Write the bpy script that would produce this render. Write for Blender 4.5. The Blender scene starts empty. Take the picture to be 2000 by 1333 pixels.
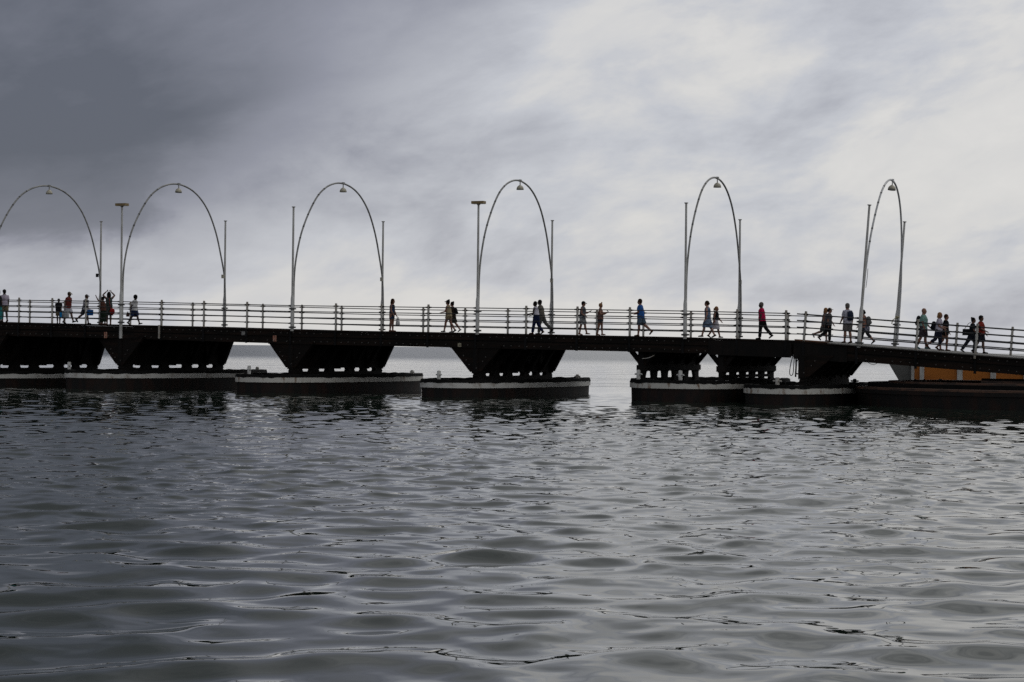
import bpy, bmesh, math, random
import numpy as np
from mathutils import Vector, Matrix, Euler
R = math.radians
rnd = random.Random(7)
sc = bpy.context.scene
COL = sc.collection

# ------------------------------------------------------------------ camera
CAM_Z = 2.2            # metres above the water
YAW = R(23.4)          # camera looks this far left of the bridge's perpendicular
FPX = 3763.0           # focal length for a 2000 px wide frame
cam_d = bpy.data.cameras.new('camera'); cam = bpy.data.objects.new('camera', cam_d); COL.objects.link(cam)
cam_d.sensor_width = 36.0; cam_d.lens = 36.0 * FPX / 2000.0
cam_d.clip_start = 0.2; cam_d.clip_end = 60000.0
fwd = Vector((-math.sin(YAW), math.cos(YAW), math.tan(13.5 / FPX))).normalized()
rot = fwd.to_track_quat('-Z', 'Y').to_matrix().to_4x4() @ Matrix.Rotation(0.0113, 4, 'Z')
cam.matrix_world = Matrix.Translation((0, 0, CAM_Z)) @ rot
sc.camera = cam

# ------------------------------------------------------------------ colour management
sc.view_settings.view_transform = 'Standard'; sc.view_settings.look = 'None'
sc.view_settings.exposure = 0.0; sc.view_settings.gamma = 1.0
sc.view_settings.use_curve_mapping = False
sc.render.engine = 'CYCLES'
try:
    sc.cycles.use_denoising = False
    sc.cycles.max_bounces = 8
    sc.cycles.glossy_bounces = 4
except Exception:
    pass

# ------------------------------------------------------------------ node helper
class NT:
    def __init__(s, tree):
        s.t = tree; s.n = tree.nodes; s.l = tree.links
    def new(s, kind, **kw):
        n = s.n.new(kind)
        for k, v in kw.items(): setattr(n, k, v)
        return n
    def put(s, sock, v):
        if isinstance(v, bpy.types.NodeSocket): s.l.new(v, sock)
        else: sock.default_value = v
    def m(s, op, a, b=0.0, c=None, clamp=False):
        n = s.new('ShaderNodeMath', operation=op, use_clamp=clamp)
        s.put(n.inputs[0], a); s.put(n.inputs[1], b)
        if c is not None: s.put(n.inputs[2], c)
        return n.outputs[0]
    def smooth(s, v, lo, hi, a=0.0, b=1.0):
        n = s.new('ShaderNodeMapRange', interpolation_type='SMOOTHSTEP')
        s.put(n.inputs[0], v); s.put(n.inputs[1], lo); s.put(n.inputs[2], hi)
        s.put(n.inputs[3], a); s.put(n.inputs[4], b)
        return n.outputs[0]
    def noise(s, vec, scale, detail=4.0, rough=0.5, dist=0.0):
        n = s.new('ShaderNodeTexNoise')
        if vec is not None: s.l.new(vec, n.inputs['Vector'])
        n.inputs['Scale'].default_value = scale; n.inputs['Detail'].default_value = detail
        n.inputs['Roughness'].default_value = rough; n.inputs['Distortion'].default_value = dist
        return n.outputs[0]
    def dot(s, vec, v):
        n = s.new('ShaderNodeVectorMath', operation='DOT_PRODUCT')
        s.l.new(vec, n.inputs[0]); n.inputs[1].default_value = v
        return n.outputs['Value']
    def comb(s, x, y, z):
        n = s.new('ShaderNodeCombineXYZ')
        for i, v in enumerate((x, y, z)): s.put(n.inputs[i], v)
        return n.outputs[0]
    def ramp(s, v, stops):
        n = s.new('ShaderNodeValToRGB'); e = n.color_ramp.elements
        while len(e) < len(stops): e.new(0.5)
        for el, (p, c) in zip(e, stops):
            el.position = p; el.color = (*c, 1)
        s.l.new(v, n.inputs[0]); return n.outputs[0]
    def mix(s, f, a, b):
        n = s.new('ShaderNodeMix', data_type='RGBA')
        s.put(n.inputs[0], f)
        s.put(n.inputs[6], a if isinstance(a, bpy.types.NodeSocket) else (*a, 1))
        s.put(n.inputs[7], b if isinstance(b, bpy.types.NodeSocket) else (*b, 1))
        return n.outputs[2]

# ------------------------------------------------------------------ sky (overcast, one dark bank to the left)
SUN_AZ, SUN_EL = R(16.0), R(58.0)      # azimuth from +Y towards +X
w = bpy.data.worlds.new('World'); sc.world = w; w.use_nodes = True
nt = NT(w.node_tree); nt.n.clear()
out = nt.new('ShaderNodeOutputWorld'); bg = nt.new('ShaderNodeBackground')
sky = nt.new('ShaderNodeTexSky', sky_type='NISHITA'); sky.sun_disc = False
sky.sun_elevation = SUN_EL; sky.sun_rotation = SUN_AZ
D = nt.new('ShaderNodeTexCoord').outputs['Generated']
dr = nt.dot(D, (math.cos(YAW), math.sin(YAW), 0)); df = nt.dot(D, (-math.sin(YAW), math.cos(YAW), 0)); dz = nt.dot(D, (0, 0, 1))
az = nt.m('MULTIPLY', nt.m('ARCTAN2', dr, df), 57.2958)
el = nt.m('MULTIPLY', nt.m('ARCSINE', dz), 57.2958)
den = nt.m('ADD', nt.m('MAXIMUM', dz, 0.0), 0.11)
P = nt.comb(nt.m('DIVIDE', dr, den), nt.m('DIVIDE', df, den), 0.37)      # the cloud layer seen in perspective
n1 = nt.m('SUBTRACT', nt.noise(P, 0.85, 6.0, 0.52, 0.6), 0.5)
n2 = nt.m('SUBTRACT', nt.noise(P, 0.33, 3.0, 0.5, 0.3), 0.5)
n3 = nt.m('SUBTRACT', nt.noise(nt.comb(az, nt.m('MULTIPLY', el, 2.3), 4.1), 0.10, 4.0, 0.5, 0.4), 0.5)
n4 = nt.m('SUBTRACT', nt.noise(nt.comb(nt.m('ADD', az, nt.m('MULTIPLY', el, -0.6)), nt.m('MULTIPLY', el, 2.0), 1.7), 0.42, 5.0, 0.55, 0.8), 0.5)
SEED = 47.6
A_ = nt.comb(nt.m('ADD', az, nt.m('MULTIPLY', el, -0.7)), nt.m('MULTIPLY', el, 1.7), SEED)
n5 = nt.m('SUBTRACT', nt.noise(A_, 0.15, 8.0, 0.56, 0.35), 0.5)
n6 = nt.m('SUBTRACT', nt.noise(A_, 0.45, 7.0, 0.58, 0.3), 0.5)
SEED2 = 57.9
n7 = nt.m('SUBTRACT', nt.noise(nt.comb(nt.m('ADD', az, nt.m('MULTIPLY', el, -0.9)), nt.m('MULTIPLY', el, 2.2), SEED2), 0.13, 7.0, 0.6, 0.2), 0.5)
# dark bank: lower edge rises to the right
q = nt.m('MAXIMUM', nt.m('ADD', az, 11.0), 0.0)
edge = nt.m('ADD', nt.m('MULTIPLY', nt.m('MULTIPLY', q, q), 0.054), 2.75)
edge = nt.m('MINIMUM', edge, 60.0)
dd = nt.m('ADD', nt.m('SUBTRACT', el, edge), nt.m('ADD', nt.m('MULTIPLY', n5, 6.0), nt.m('ADD', nt.m('MULTIPLY', n6, 2.2), nt.m('MULTIPLY', n1, 2.0))))
wid = nt.m('ADD', nt.m('MULTIPLY', q, 0.70), 0.80)
m_ = nt.smooth(nt.m('DIVIDE', dd, wid), -0.75, 1.35)
m_ = nt.m('MULTIPLY', m_, nt.smooth(az, -110.0, -60.0))
m_ = nt.m('MULTIPLY', m_, nt.smooth(el, 62.0, 30.0, 0.15, 1.0))
v = nt.m('ADD', nt.smooth(az, -15.5, -7.0, 0.60, 0.79), nt.m('MULTIPLY', n1, 0.35))
v = nt.m('ADD', v, nt.m('MULTIPLY', n2, 0.40))
v = nt.m('ADD', v, nt.m('MULTIPLY', n5, 0.92))
v = nt.m('ADD', v, nt.m('MULTIPLY', n6, 0.36))
v = nt.m('ADD', v, nt.smooth(el, 3.5, 0.0, 0.0, 0.05))
v = nt.m('ADD', v, nt.smooth(el, 9.0, 26.0, 0.0, -0.16))
v = nt.m('ADD', v, nt.smooth(df, 0.3, -0.5, 0.0, 0.04))
v = nt.m('ADD', v, nt.m('MULTIPLY', n7, 0.62))
v = nt.m('SUBTRACT', v, nt.m('MULTIPLY', nt.smooth(az, 4.5, -2.0, 0.0, 0.17), nt.smooth(el, 3.5, 6.5)))
v = nt.m('MINIMUM', v, nt.m('ADD', 0.86, nt.m('MULTIPLY', n6, 0.25)))
vd = nt.m('ADD', nt.m('MULTIPLY', n1, 0.10), nt.smooth(el, 4.0, 10.0, -0.06, 0.02))
vd = nt.m('ADD', vd, nt.smooth(az, -13.0, -2.5, 0.0, 0.37))
vd = nt.m('ADD', vd, nt.smooth(dd, 3.2, 0.2, 0.0, 0.24))
vd = nt.m('ADD', vd, nt.m('ADD', nt.m('MULTIPLY', n6, 0.16), nt.m('MULTIPLY', n5, 0.35)))
v = nt.m('ADD', nt.m('MULTIPLY', v, nt.m('SUBTRACT', 1.0, m_)), nt.m('MULTIPLY', vd, m_), clamp=True)
cl = nt.ramp(v, [(0.0, (1.10, 1.17, 1.46)), (0.35, (2.78, 2.85, 3.38)), (0.72, (5.5, 5.62, 6.02)), (0.86, (6.75, 6.66, 6.56)), (1.0, (7.8, 7.6, 7.3))])
bwn = nt.new('ShaderNodeRGBToBW'); nt.l.new(cl, bwn.inputs[0])
cl = nt.mix(nt.smooth(el, 9.5, 20.0, 0.0, 0.75), cl, nt.comb(bwn.outputs[0], bwn.outputs[0], nt.m('MULTIPLY', bwn.outputs[0], 0.97)))
full = nt.mix(0.95, sky.outputs[0], cl)
nt.l.new(full, bg.inputs[0]); bg.inputs[1].default_value = 0.1
nt.l.new(bg.outputs[0], out.inputs[0])

sun_d = bpy.data.lights.new('sun', 'SUN'); sun = bpy.data.objects.new('sun', sun_d); COL.objects.link(sun)
sun_d.energy = 0.55; sun_d.angle = R(22); sun_d.color = (1.0, 0.96, 0.9)
sd = Vector((math.sin(SUN_AZ) * math.cos(SUN_EL), math.cos(SUN_AZ) * math.cos(SUN_EL), math.sin(SUN_EL)))
sun.matrix_world = Matrix.Translation((0, 60, 60)) @ sd.to_track_quat('Z', 'Y').to_matrix().to_4x4()

# ------------------------------------------------------------------ materials
MATS = {}
def mat(name, col, rough=0.6, var=0.0, scale=6.0, metal=0.0, col2=None, stretch=(1, 1, 1), bump=0.0, spec=0.5, lo=0.42, hi=0.62, detail=4.0):
    if name in MATS: return MATS[name]
    mt = bpy.data.materials.new(name); mt.use_nodes = True
    n = NT(mt.node_tree); b = n.n['Principled BSDF']
    b.inputs['Roughness'].default_value = rough; b.inputs['Metallic'].default_value = metal
    b.inputs['Specular IOR Level'].default_value = spec
    b.inputs['Base Color'].default_value = (*col, 1)
    if col2 is not None or var or bump:
        g = n.new('ShaderNodeTexCoord').outputs['Object']
        mp = n.new('ShaderNodeMapping'); mp.inputs['Scale'].default_value = stretch; n.l.new(g, mp.inputs[0])
        nz = n.noise(mp.outputs[0], scale, detail, 0.6)
        c2 = col2 if col2 is not None else tuple(max(0, c * (1 - var)) for c in col)
        f = n.smooth(nz, lo, hi)
        n.l.new(n.mix(f, col, c2), b.inputs['Base Color'])
        if bump:
            bp = n.new('ShaderNodeBump'); bp.inputs['Strength'].default_value = bump; bp.inputs['Distance'].default_value = 0.02
            n.l.new(nz, bp.inputs['Height']); n.l.new(bp.outputs[0], b.inputs['Normal'])
    MATS[name] = mt; return mt

TIMBER = mat('tarred_timber', (0.0065, 0.005, 0.0042), 0.75, col2=(0.015, 0.0085, 0.006), stretch=(0.25, 1.2, 2.2), scale=2.2, bump=0.5, spec=0.14)
TIMBER_B = mat('dark_timber', (0.0045, 0.0042, 0.004), 0.8, col2=(0.009, 0.0065, 0.0055), stretch=(1, 1, 0.3), scale=2.0, bump=0.4, spec=0.2)
STEELBLACK = mat('black_iron', (0.009, 0.009, 0.010), 0.8, var=0.5, scale=3, spec=0.15)
BOLT = mat('worn_bolt_steel', (0.085, 0.08, 0.075), 0.6, metal=0.2)
WHITE = mat('white_weathered_paint', (0.56, 0.56, 0.545), 0.55, col2=(0.38, 0.37, 0.35), scale=3.0, stretch=(1, 1, 0.35))
POSTP = mat('grey_white_post_paint', (0.42, 0.41, 0.385), 0.6, col2=(0.25, 0.22, 0.18), scale=4.0, stretch=(1, 1, 0.5))
RAILP = mat('dull_grey_rail_paint', (0.05, 0.052, 0.055), 0.6, var=0.4, spec=0.2, scale=5)
ARCHP = mat('grey_arch_paint', (0.30, 0.30, 0.29), 0.5, var=0.35, scale=4)
ARCHL = mat('pale_grey_arch', (0.55, 0.56, 0.57), 0.4, var=0.2, scale=4)  # paler grey than the other arches, used on the ramp arch alone
BAND = mat('white_fender_paint', (0.58, 0.575, 0.55), 0.6, col2=(0.24, 0.20, 0.16), scale=1.6, stretch=(1.3, 1.3, 1.5), lo=0.50, hi=0.80, detail=8.0)
BANDR = mat('rust_streaked_fender_paint', (0.55, 0.54, 0.50), 0.6, col2=(0.16, 0.085, 0.04), scale=2.4, stretch=(1.6, 1.6, 0.7), lo=0.52, hi=0.70, detail=8.0)
HULL = mat('tarred_hull', (0.006, 0.0055, 0.005), 0.7, col2=(0.017, 0.0075, 0.005), scale=1.5, stretch=(1.5, 1.5, 0.5), spec=0.3)
RIM = mat('black_rubber_fender', (0.008, 0.008, 0.008), 0.9, var=0.3, scale=5, bump=0.4, spec=0.12)
PDECK = mat('wet_pontoon_deck', (0.035, 0.033, 0.03), 0.25, var=0.5, scale=2)
BROWN = mat('weathered_brown_rim', (0.10, 0.048, 0.028), 0.7, col2=(0.035, 0.022, 0.016), scale=2.5, stretch=(0.6, 2, 2))
ORANGE = mat('orange_wall_paint', (0.43, 0.135, 0.010), 0.65, col2=(0.33, 0.10, 0.010), scale=1.8, detail=8.0, lo=0.45, hi=0.75)
GREYW = mat('grey_wall_paint', (0.11, 0.11, 0.105), 0.6, var=0.3, scale=1.5)
CREAM = mat('cream_lamp_enamel', (0.46, 0.43, 0.34), 0.45, var=0.25, scale=6)
OCHRE = mat('ochre_lamp_housing', (0.26, 0.18, 0.07), 0.5, var=0.3, scale=6)
GLASS = mat('lamp_glass', (0.10, 0.10, 0.09), 0.15)
SIGNR = mat('faded_red_sign_face', (0.36, 0.14, 0.09), 0.6, col2=(0.48, 0.34, 0.26), scale=9, lo=0.5, hi=0.6)
SIGNB = mat('faded_beige_plate', (0.34, 0.31, 0.22), 0.6, var=0.3, scale=9)
SIGNG = mat('worn_grey_plate', (0.10, 0.10, 0.10), 0.6, col2=(0.2, 0.2, 0.2), scale=9)
RUSTW = mat('rust_brown_deck_edge', (0.17, 0.075, 0.035), 0.8, col2=(0.08, 0.045, 0.03), scale=4)
DECKGREY = mat('grey_ramp_deck', (0.13, 0.127, 0.12), 0.7, var=0.3, scale=3)

# ------------------------------------------------------------------ mesh builder
class MB:
    def __init__(s): s.v = []; s.f = []; s.mi = []; s.sm = []
    def _add(s, vs, fs, smooth=False, mi=0):
        o = len(s.v); s.v += [tuple(p) for p in vs]
        for f in fs: s.f.append(tuple(i + o for i in f)); s.mi.append(mi); s.sm.append(smooth)
    def box(s, c, size, rot=None, mi=0, taper=1.0):
        hx, hy, hz = (d / 2 for d in size)
        vs = []
        for z, t in ((-hz, 1.0), (hz, taper)):
            for x, y in ((-hx, -hy), (hx, -hy), (hx, hy), (-hx, hy)):
                p = Vector((x * t, y * t, z))
                if rot is not None: p = rot @ p
                vs.append(p + Vector(c))
        s._add(vs, [(3, 2, 1, 0), (4, 5, 6, 7), (0, 1, 5, 4), (1, 2, 6, 5), (2, 3, 7, 6), (3, 0, 4, 7)], False, mi)
    def prism(s, pts, axis_vec, mi=0):
        n = len(pts); a = [Vector(p) for p in pts]; b = [p + Vector(axis_vec) for p in a]
        s._add(a + b, [tuple(range(n))[::-1], tuple(range(n, 2 * n))] + [(i, (i + 1) % n, n + (i + 1) % n, n + i) for i in range(n)], False, mi)
    def bar(s, a, b, wd, ht, up=(0, 0, 1), mi=0):
        a = Vector(a); b = Vector(b); d = (b - a).normalized(); u = Vector(up)
        side = d.cross(u).normalized(); u2 = side.cross(d).normalized()
        vs = []
        for p in (a, b):
            for sx, su in ((-1, -1), (1, -1), (1, 1), (-1, 1)):
                vs.append(p + side * (sx * wd / 2) + u2 * (su * ht / 2))
        s._add(vs, [(0, 1, 2, 3), (7, 6, 5, 4), (0, 4, 5, 1), (1, 5, 6, 2), (2, 6, 7, 3), (3, 7, 4, 0)], False, mi)
    def tube(s, pts, rad, n=10, mi=0, caps=True, smooth=True, ell=1.0, ref=None):
        pts = [Vector(p) for p in pts]; k = len(pts)
        if not hasattr(rad, '__len__'): rad = [rad] * k
        vs = []; fr = None
        for i, p in enumerate(pts):
            d = (pts[min(i + 1, k - 1)] - pts[max(i - 1, 0)]).normalized()
            if fr is None:
                r0 = Vector(ref) if ref else (Vector((0, 1, 0)) if abs(d.y) < 0.9 else Vector((1, 0, 0)))
                fr = (r0 - d * r0.dot(d)).normalized()
            else: fr = (fr - d * fr.dot(d)).normalized()
            g = d.cross(fr)
            ra = rad[i]; rx, ry = (ra if hasattr(ra, '__len__') else (ra, ra * ell))
            for j in range(n):
                t = 2 * math.pi * j / n
                vs.append(p + fr * (math.cos(t) * rx) + g * (math.sin(t) * ry))
        fs = [(i * n + j, i * n + (j + 1) % n, (i + 1) * n + (j + 1) % n, (i + 1) * n + j) for i in range(k - 1) for j in range(n)]
        s._add(vs, fs, smooth, mi)
        if caps:
            s._add(vs[:n], [tuple(range(n))[::-1]], False, mi); s._add(vs[-n:], [tuple(range(n))], False, mi)
    def ellipsoid(s, c, r, nu=12, nv=8, rot=None, mi=0):
        vs = []; c = Vector(c)
        for i in range(nv + 1):
            t = math.pi * i / nv
            for j in range(nu):
                p = 2 * math.pi * j / nu
                q = Vector((math.sin(t) * math.cos(p) * r[0], math.sin(t) * math.sin(p) * r[1], math.cos(t) * r[2]))
                if rot is not None: q = rot @ q
                vs.append(c + q)
        fs = [(i * nu + j, (i + 1) * nu + j, (i + 1) * nu + (j + 1) % nu, i * nu + (j + 1) % nu) for i in range(nv) for j in range(nu)]
        s._add(vs, fs, True, mi)
    def lathe(s, prof, c=(0, 0, 0), n=16, mi=0, smooth=True):
        k = len(prof)
        vs = [(c[0] + r * math.cos(2 * math.pi * j / n), c[1] + r * math.sin(2 * math.pi * j / n), c[2] + z) for r, z in prof for j in range(n)]
        s._add(vs, [(i * n + j, i * n + (j + 1) % n, (i + 1) * n + (j + 1) % n, (i + 1) * n + j) for i in range(k - 1) for j in range(n)], smooth, mi)
    def mesh(s, name, mats):
        me = bpy.data.meshes.new(name); me.from_pydata(s.v, [], s.f); me.update()
        me.polygons.foreach_set('use_smooth', s.sm); me.polygons.foreach_set('material_index', s.mi)
        for m in (mats if isinstance(mats, (list, tuple)) else [mats]): me.materials.append(m)
        bm = bmesh.new(); bm.from_mesh(me); bmesh.ops.recalc_face_normals(bm, faces=bm.faces); bm.to_mesh(me); bm.free()
        return me
    def build(s, name, mats, parent=None, origin=(0, 0, 0)):
        if any(origin): s.v = [(x - origin[0], y - origin[1], z - origin[2]) for x, y, z in s.v]
        o = bpy.data.objects.new(name, s.mesh(name, mats)); COL.objects.link(o)
        if parent is not None: o.parent = parent
        return o

def tag(o, label=None, cat=None, group=None, kind=None):
    if label: o['label'] = label
    if cat: o['category'] = cat
    if group: o['group'] = group
    if kind: o['kind'] = kind
    return o
def thing(name, loc, label, cat, group=None, rot=(0, 0, 0)):
    e = bpy.data.objects.new(name, None); COL.objects.link(e); e.location = loc; e.rotation_euler = rot
    e.empty_display_size = 0.3
    return tag(e, label, cat, group)
def copy_tree(o, parent=None):
    c = o.copy(); COL.objects.link(c)
    if parent is not None: c.parent = parent
    for ch in list(o.children): copy_tree(ch, c)
    return c
def inst(mesh, name, parent, loc, rot=(0, 0, 0)):
    o = bpy.data.objects.new(name, mesh); COL.objects.link(o); o.parent = parent; o.location = loc; o.rotation_euler = rot
    return o

# ------------------------------------------------------------------ layout of the place (metres)
Y0, Y1 = 79.0, 86.3                       # near and far rail lines
HINGE = -21.35                            # the ramp section hinges here
DK = [(-90.0, 3.62), (-62.4, 3.21), (-55.0, 3.13), (-45.4, 2.95), (-35.9, 2.86), (-26.1, 2.75), (HINGE, 2.66)]
RAMP = 0.0675
def zd(x):
    if x >= HINGE: return 2.66 - RAMP * (x - HINGE)
    for (a, za), (b, zb) in zip(DK, DK[1:]):
        if a <= x <= b: return za + (zb - za) * (x - a) / (b - a)
    return DK[0][1]
def fan(xn): return 0.0375 * max(0.0, -xn - 18.3)     # the spans open slightly like a fan
def xf(xn, y): return xn + fan(xn) * (y - Y0) / (Y1 - Y0)
ARCH_X = [-63.2, -55.1, -45.5, -35.95, -26.15]
RAMP_ARCH = -18.6
def px2x(px, y):                          # from a bearing in the photograph to x on the line at distance y
    return -y * math.tan(YAW - math.atan((px - 1000) / FPX))

# ------------------------------------------------------------------ water: one displaced sheet to the horizon
def build_water():
    g = np.random.default_rng(11)
    ca = math.atan2(math.cos(YAW), -math.sin(YAW))
    mid = np.linspace(R(16.62), R(40), 145)
    inner = np.concatenate([-mid[::-1], np.linspace(-R(16.5), R(16.5), 650), mid]); na = len(inner)
    outer = np.linspace(R(41), R(319), 60)
    th = np.concatenate([inner, outer]) + ca
    r = np.concatenate([[0.8, 2, 3.5, 5, 6.5, 8], np.geomspace(7.5, 95.0, 930), np.geomspace(95.8, 600.0, 120), np.geomspace(620, 40000, 40)])
    nr, nth = len(r), len(th)
    RR, TT = np.meshgrid(r, th, indexing='ij')
    X = (RR * np.cos(TT)).astype(np.float32).ravel(); Y = (RR * np.sin(TT)).astype(np.float32).ravel()
    RRf = RR.astype(np.float32).ravel()
    infront = np.tile(np.concatenate([np.clip((R(40) - np.abs(inner)) / R(3), 0, 1), np.zeros(len(outer))]).astype(np.float32), nr)
    Z = np.zeros_like(X); DX = np.zeros_like(X); DY = np.zeros_like(X)
    # slow patches: calmer and livelier water
    patch = np.zeros_like(X)
    for i in range(7):
        k = 2 * math.pi / g.uniform(9, 30); a = g.uniform(0, 2 * math.pi)
        patch += np.cos(k * (X * math.cos(a) + Y * math.sin(a)) + g.uniform(0, 6.28)).astype(np.float32)
    patch = np.clip(0.85 + 0.16 * patch, 0.35, 1.5)
    step = np.gradient(r).astype(np.float32)
    stepf = np.repeat(step, nth)
    waves = []
    for lc, wd, sl, N, spread in ((1.0, 0.40, 0.080, 52, 1.0), (0.44, 0.36, 0.064, 60, 1.35)):
        grp = []
        for i in range(N):
            lam = lc * math.exp(wd * float(np.clip(g.normal(0, 1), -2.2, 2.2)))
            grp.append([lam, g.uniform(0.5, 1.0), ca + math.pi + g.normal(0, spread) + R(12), g.uniform(0, 6.283)])
        tot = math.sqrt(sum(q_[1] ** 2 for q_ in grp) / 2)
        for q_ in grp: waves.append([q_[0], sl * q_[1] / tot, q_[2], q_[3]])
    yc_ = X * (-math.sin(YAW)) + Y * math.cos(YAW)
    lee = 1.0 - 0.5 * np.clip((yc_ - 38.0) / 32.0, 0, 1)          # sheltered, calmer water beside the pontoons
    for lam, wgt, ang, ph in waves:
        k = 2 * math.pi / lam; a = wgt / k
        cx, cy = math.cos(ang), math.sin(ang)
        arg = k * (X * cx + Y * cy) + ph
        fade = np.clip((lam / np.maximum(stepf, 1e-3) - 1.7) / 1.2, 0, 1)
        fade = fade * (patch * lee * np.clip((RRf - 12.0) / 20.0, 0.30, 1.0) if lam < 0.72 else lee)
        A = (a * fade).astype(np.float32)
        Z += A * np.cos(arg); q = 0.9
        sn = np.sin(arg) * A * q
        DX -= sn * cx; DY -= sn * cy
    Z *= infront; DX *= infront; DY *= infront
    co = np.stack([X + DX, Y + DY, Z], 1).astype(np.float32)
    idx = np.arange(nr * nth).reshape(nr, nth)
    a = idx[:-1, :]; b = idx[1:, :]
    a2 = np.roll(a, -1, 1); b2 = np.roll(b, -1, 1)
    quads = np.stack([a, b, b2, a2], -1).reshape(-1, 4)
    me = bpy.data.meshes.new('water')
    nv, nf = len(co), len(quads)
    me.vertices.add(nv); me.vertices.foreach_set('co', co.ravel())
    me.loops.add(nf * 4); me.loops.foreach_set('vertex_index', quads.astype(np.int32).ravel())
    me.polygons.add(nf); me.polygons.foreach_set('loop_start', np.arange(0, nf * 4, 4, dtype=np.int32))
    me.polygons.foreach_set('loop_total', np.full(nf, 4, dtype=np.int32))
    me.update(calc_edges=True)
    me.polygons.foreach_set('use_smooth', np.ones(nf, dtype=bool))
    if me.polygons[nth + 3].normal.z < 0: me.flip_normals()
    mt = bpy.data.materials.new('harbour_water'); mt.use_nodes = True
    n = NT(mt.node_tree); bs = n.n['Principled BSDF']
    bs.inputs['Base Color'].default_value = (0.013, 0.021, 0.016, 1)
    bs.inputs['IOR'].default_value = 1.333
    geo = n.new('ShaderNodeNewGeometry'); pos = geo.outputs['Position']
    yy = n.dot(pos, (-math.sin(YAW), math.cos(YAW), 0))
    rough = n.smooth(yy, 60.0, 140.0, 0.012, 0.03)
    rough = n.m('ADD', rough, n.smooth(yy, 240.0, 420.0, 0.0, 0.18))
    n.l.new(rough, bs.inputs['Roughness'])
    mp = n.new('ShaderNodeMapping'); mp.inputs['Scale'].default_value = (0.5, 1.0, 1.0); n.l.new(pos, mp.inputs[0])
    nz = n.m('ADD', n.noise(mp.outputs[0], 0.9, 4.0, 0.6), n.m('MULTIPLY', n.noise(mp.outputs[0], 0.14, 3.0, 0.6), 4.0))
    bp = n.new('ShaderNodeBump'); bp.inputs['Distance'].default_value = 0.25
    n.l.new(n.smooth(yy, 88.0, 120.0, 0.0, 0.75), bp.inputs['Strength'])
    n.l.new(nz, bp.inputs['Height']); n.l.new(bp.outputs[0], bs.inputs['Normal'])
    me.materials.append(mt)
    o = bpy.data.objects.new('water', me); COL.objects.link(o); o['kind'] = 'structure'
    return o
build_water()

# ------------------------------------------------------------------ the bridge deck and its girders
def bridge_span(name, xs, label, ramp=False):
    org = ((xs[0] + xs[-1]) / 2, (Y0 + Y1) / 2, zd((xs[0] + xs[-1]) / 2))
    br = thing(name, org, label, 'bridge')
    eps = 0.006
    for a, b in zip(xs, xs[1:]):
        a += eps; b -= eps
        for y, near in ((Y0, True), (Y1, False)):
            xa, xb = xf(a, y), xf(b, y)
            sg = -1 if near else 1
            mk = lambda z0, z1, yo, wd: [((xa, y + sg * yo, zd(a) + z1)), ((xb, y + sg * yo, zd(b) + z1)), ((xb, y + sg * yo, zd(b) + z0)), ((xa, y + sg * yo, zd(a) + z0))]
            for nm, z0, z1, yo, wd, mt in (('edge_board', -0.085, 0.0, 0.10, 0.30, TIMBER), ('upper_beam', -0.33, -0.09, 0.06, 0.22, TIMBER),
                                            ('lower_beam', -0.68, -0.40, 0.06, 0.22, TIMBER), ('web_board', -0.41, -0.32, 0.0, 0.16, TIMBER_B)):
                mb = MB(); mb.prism(mk(z0, z1, yo, wd), (0, -sg * wd, 0)); mb.build(nm, mt, br, org)
        # stringers under the deck, and deck boards
        for y in (80.8, 82.6, 84.5):
            mb = MB(); mb.prism([(xf(a, y), y, zd(a) - 0.09), (xf(b, y), y, zd(b) - 0.09), (xf(b, y), y, zd(b) - 0.60), (xf(a, y), y, zd(a) - 0.60)], (0, 0.2, 0))
            mb.build('stringer', TIMBER_B, br, org)
    # deck boards: laid across, too fine to tell apart from below
    mb = MB(); x = xs[0]
    while x < xs[-1] - 0.02:
        x2 = min(x + 0.22, xs[-1])
        a, b = x + 0.004, x2 - 0.004
        ya, yb = Y0 + 0.205, Y1 - 0.205
        mb.prism([(xf(a, ya), ya, zd(a) - 0.005), (xf(b, ya), ya, zd(b) - 0.005), (xf(b, yb), yb, zd(b) - 0.005), (xf(a, yb), yb, zd(a) - 0.005)], (0, 0, -0.075))
        x = x2
    tag(mb.build('deck_boards', DECKGREY if ramp else TIMBER_B, br, org), kind='stuff')
    # bolt heads, two rows along the near girder
    mb = MB(); x = xs[0] + 0.2
    lo = 0.9 if ramp else 99
    while x < xs[-1]:
        if not (-25.0 < x < -18.9):
            for z in (-0.17, -0.555):
                if rnd.random() < 0.93 and (z > -0.3 or rnd.random() < 0.9):
                    zz = zd(x) + z + rnd.uniform(-0.015, 0.015); xx = x + rnd.uniform(-0.03, 0.03)
                    mb.tube([(xx, Y0 - 0.061, zz), (xx, Y0 - 0.105, zz)], [0.030, 0.022], 6)
        x += 0.36
    tag(mb.build('bolt_heads', BOLT, br, org), kind='stuff')
    return br, org
main_xs = [-88.0, -79.0, -72.8, -63.2, -59.2, -55.1, -50.3, -45.5, -40.7, -35.95, -31.05, -26.15, HINGE]
bridge, borg = bridge_span('floating_bridge', main_xs, 'long dark timber deck of the floating footbridge, the straight level stretch')
ramp, rorg = bridge_span('bridge_ramp', [HINGE + 0.06, -18.6, -16.0, -11.2, -6.4, -2.0], 'short dark timber ramp sloping down to the right end of the footbridge', True)
# dark iron straps running down the girder under the posts
def strap(x, parent, org, z0=-0.70):
    mb = MB(); mb.box((x, Y0 - 0.085, zd(x) + (-0.05 + z0) / 2), (0.10, 0.045, 0.05 + -z0 - 0.1)); mb.build('iron_strap', STEELBLACK, parent, org)
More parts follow.
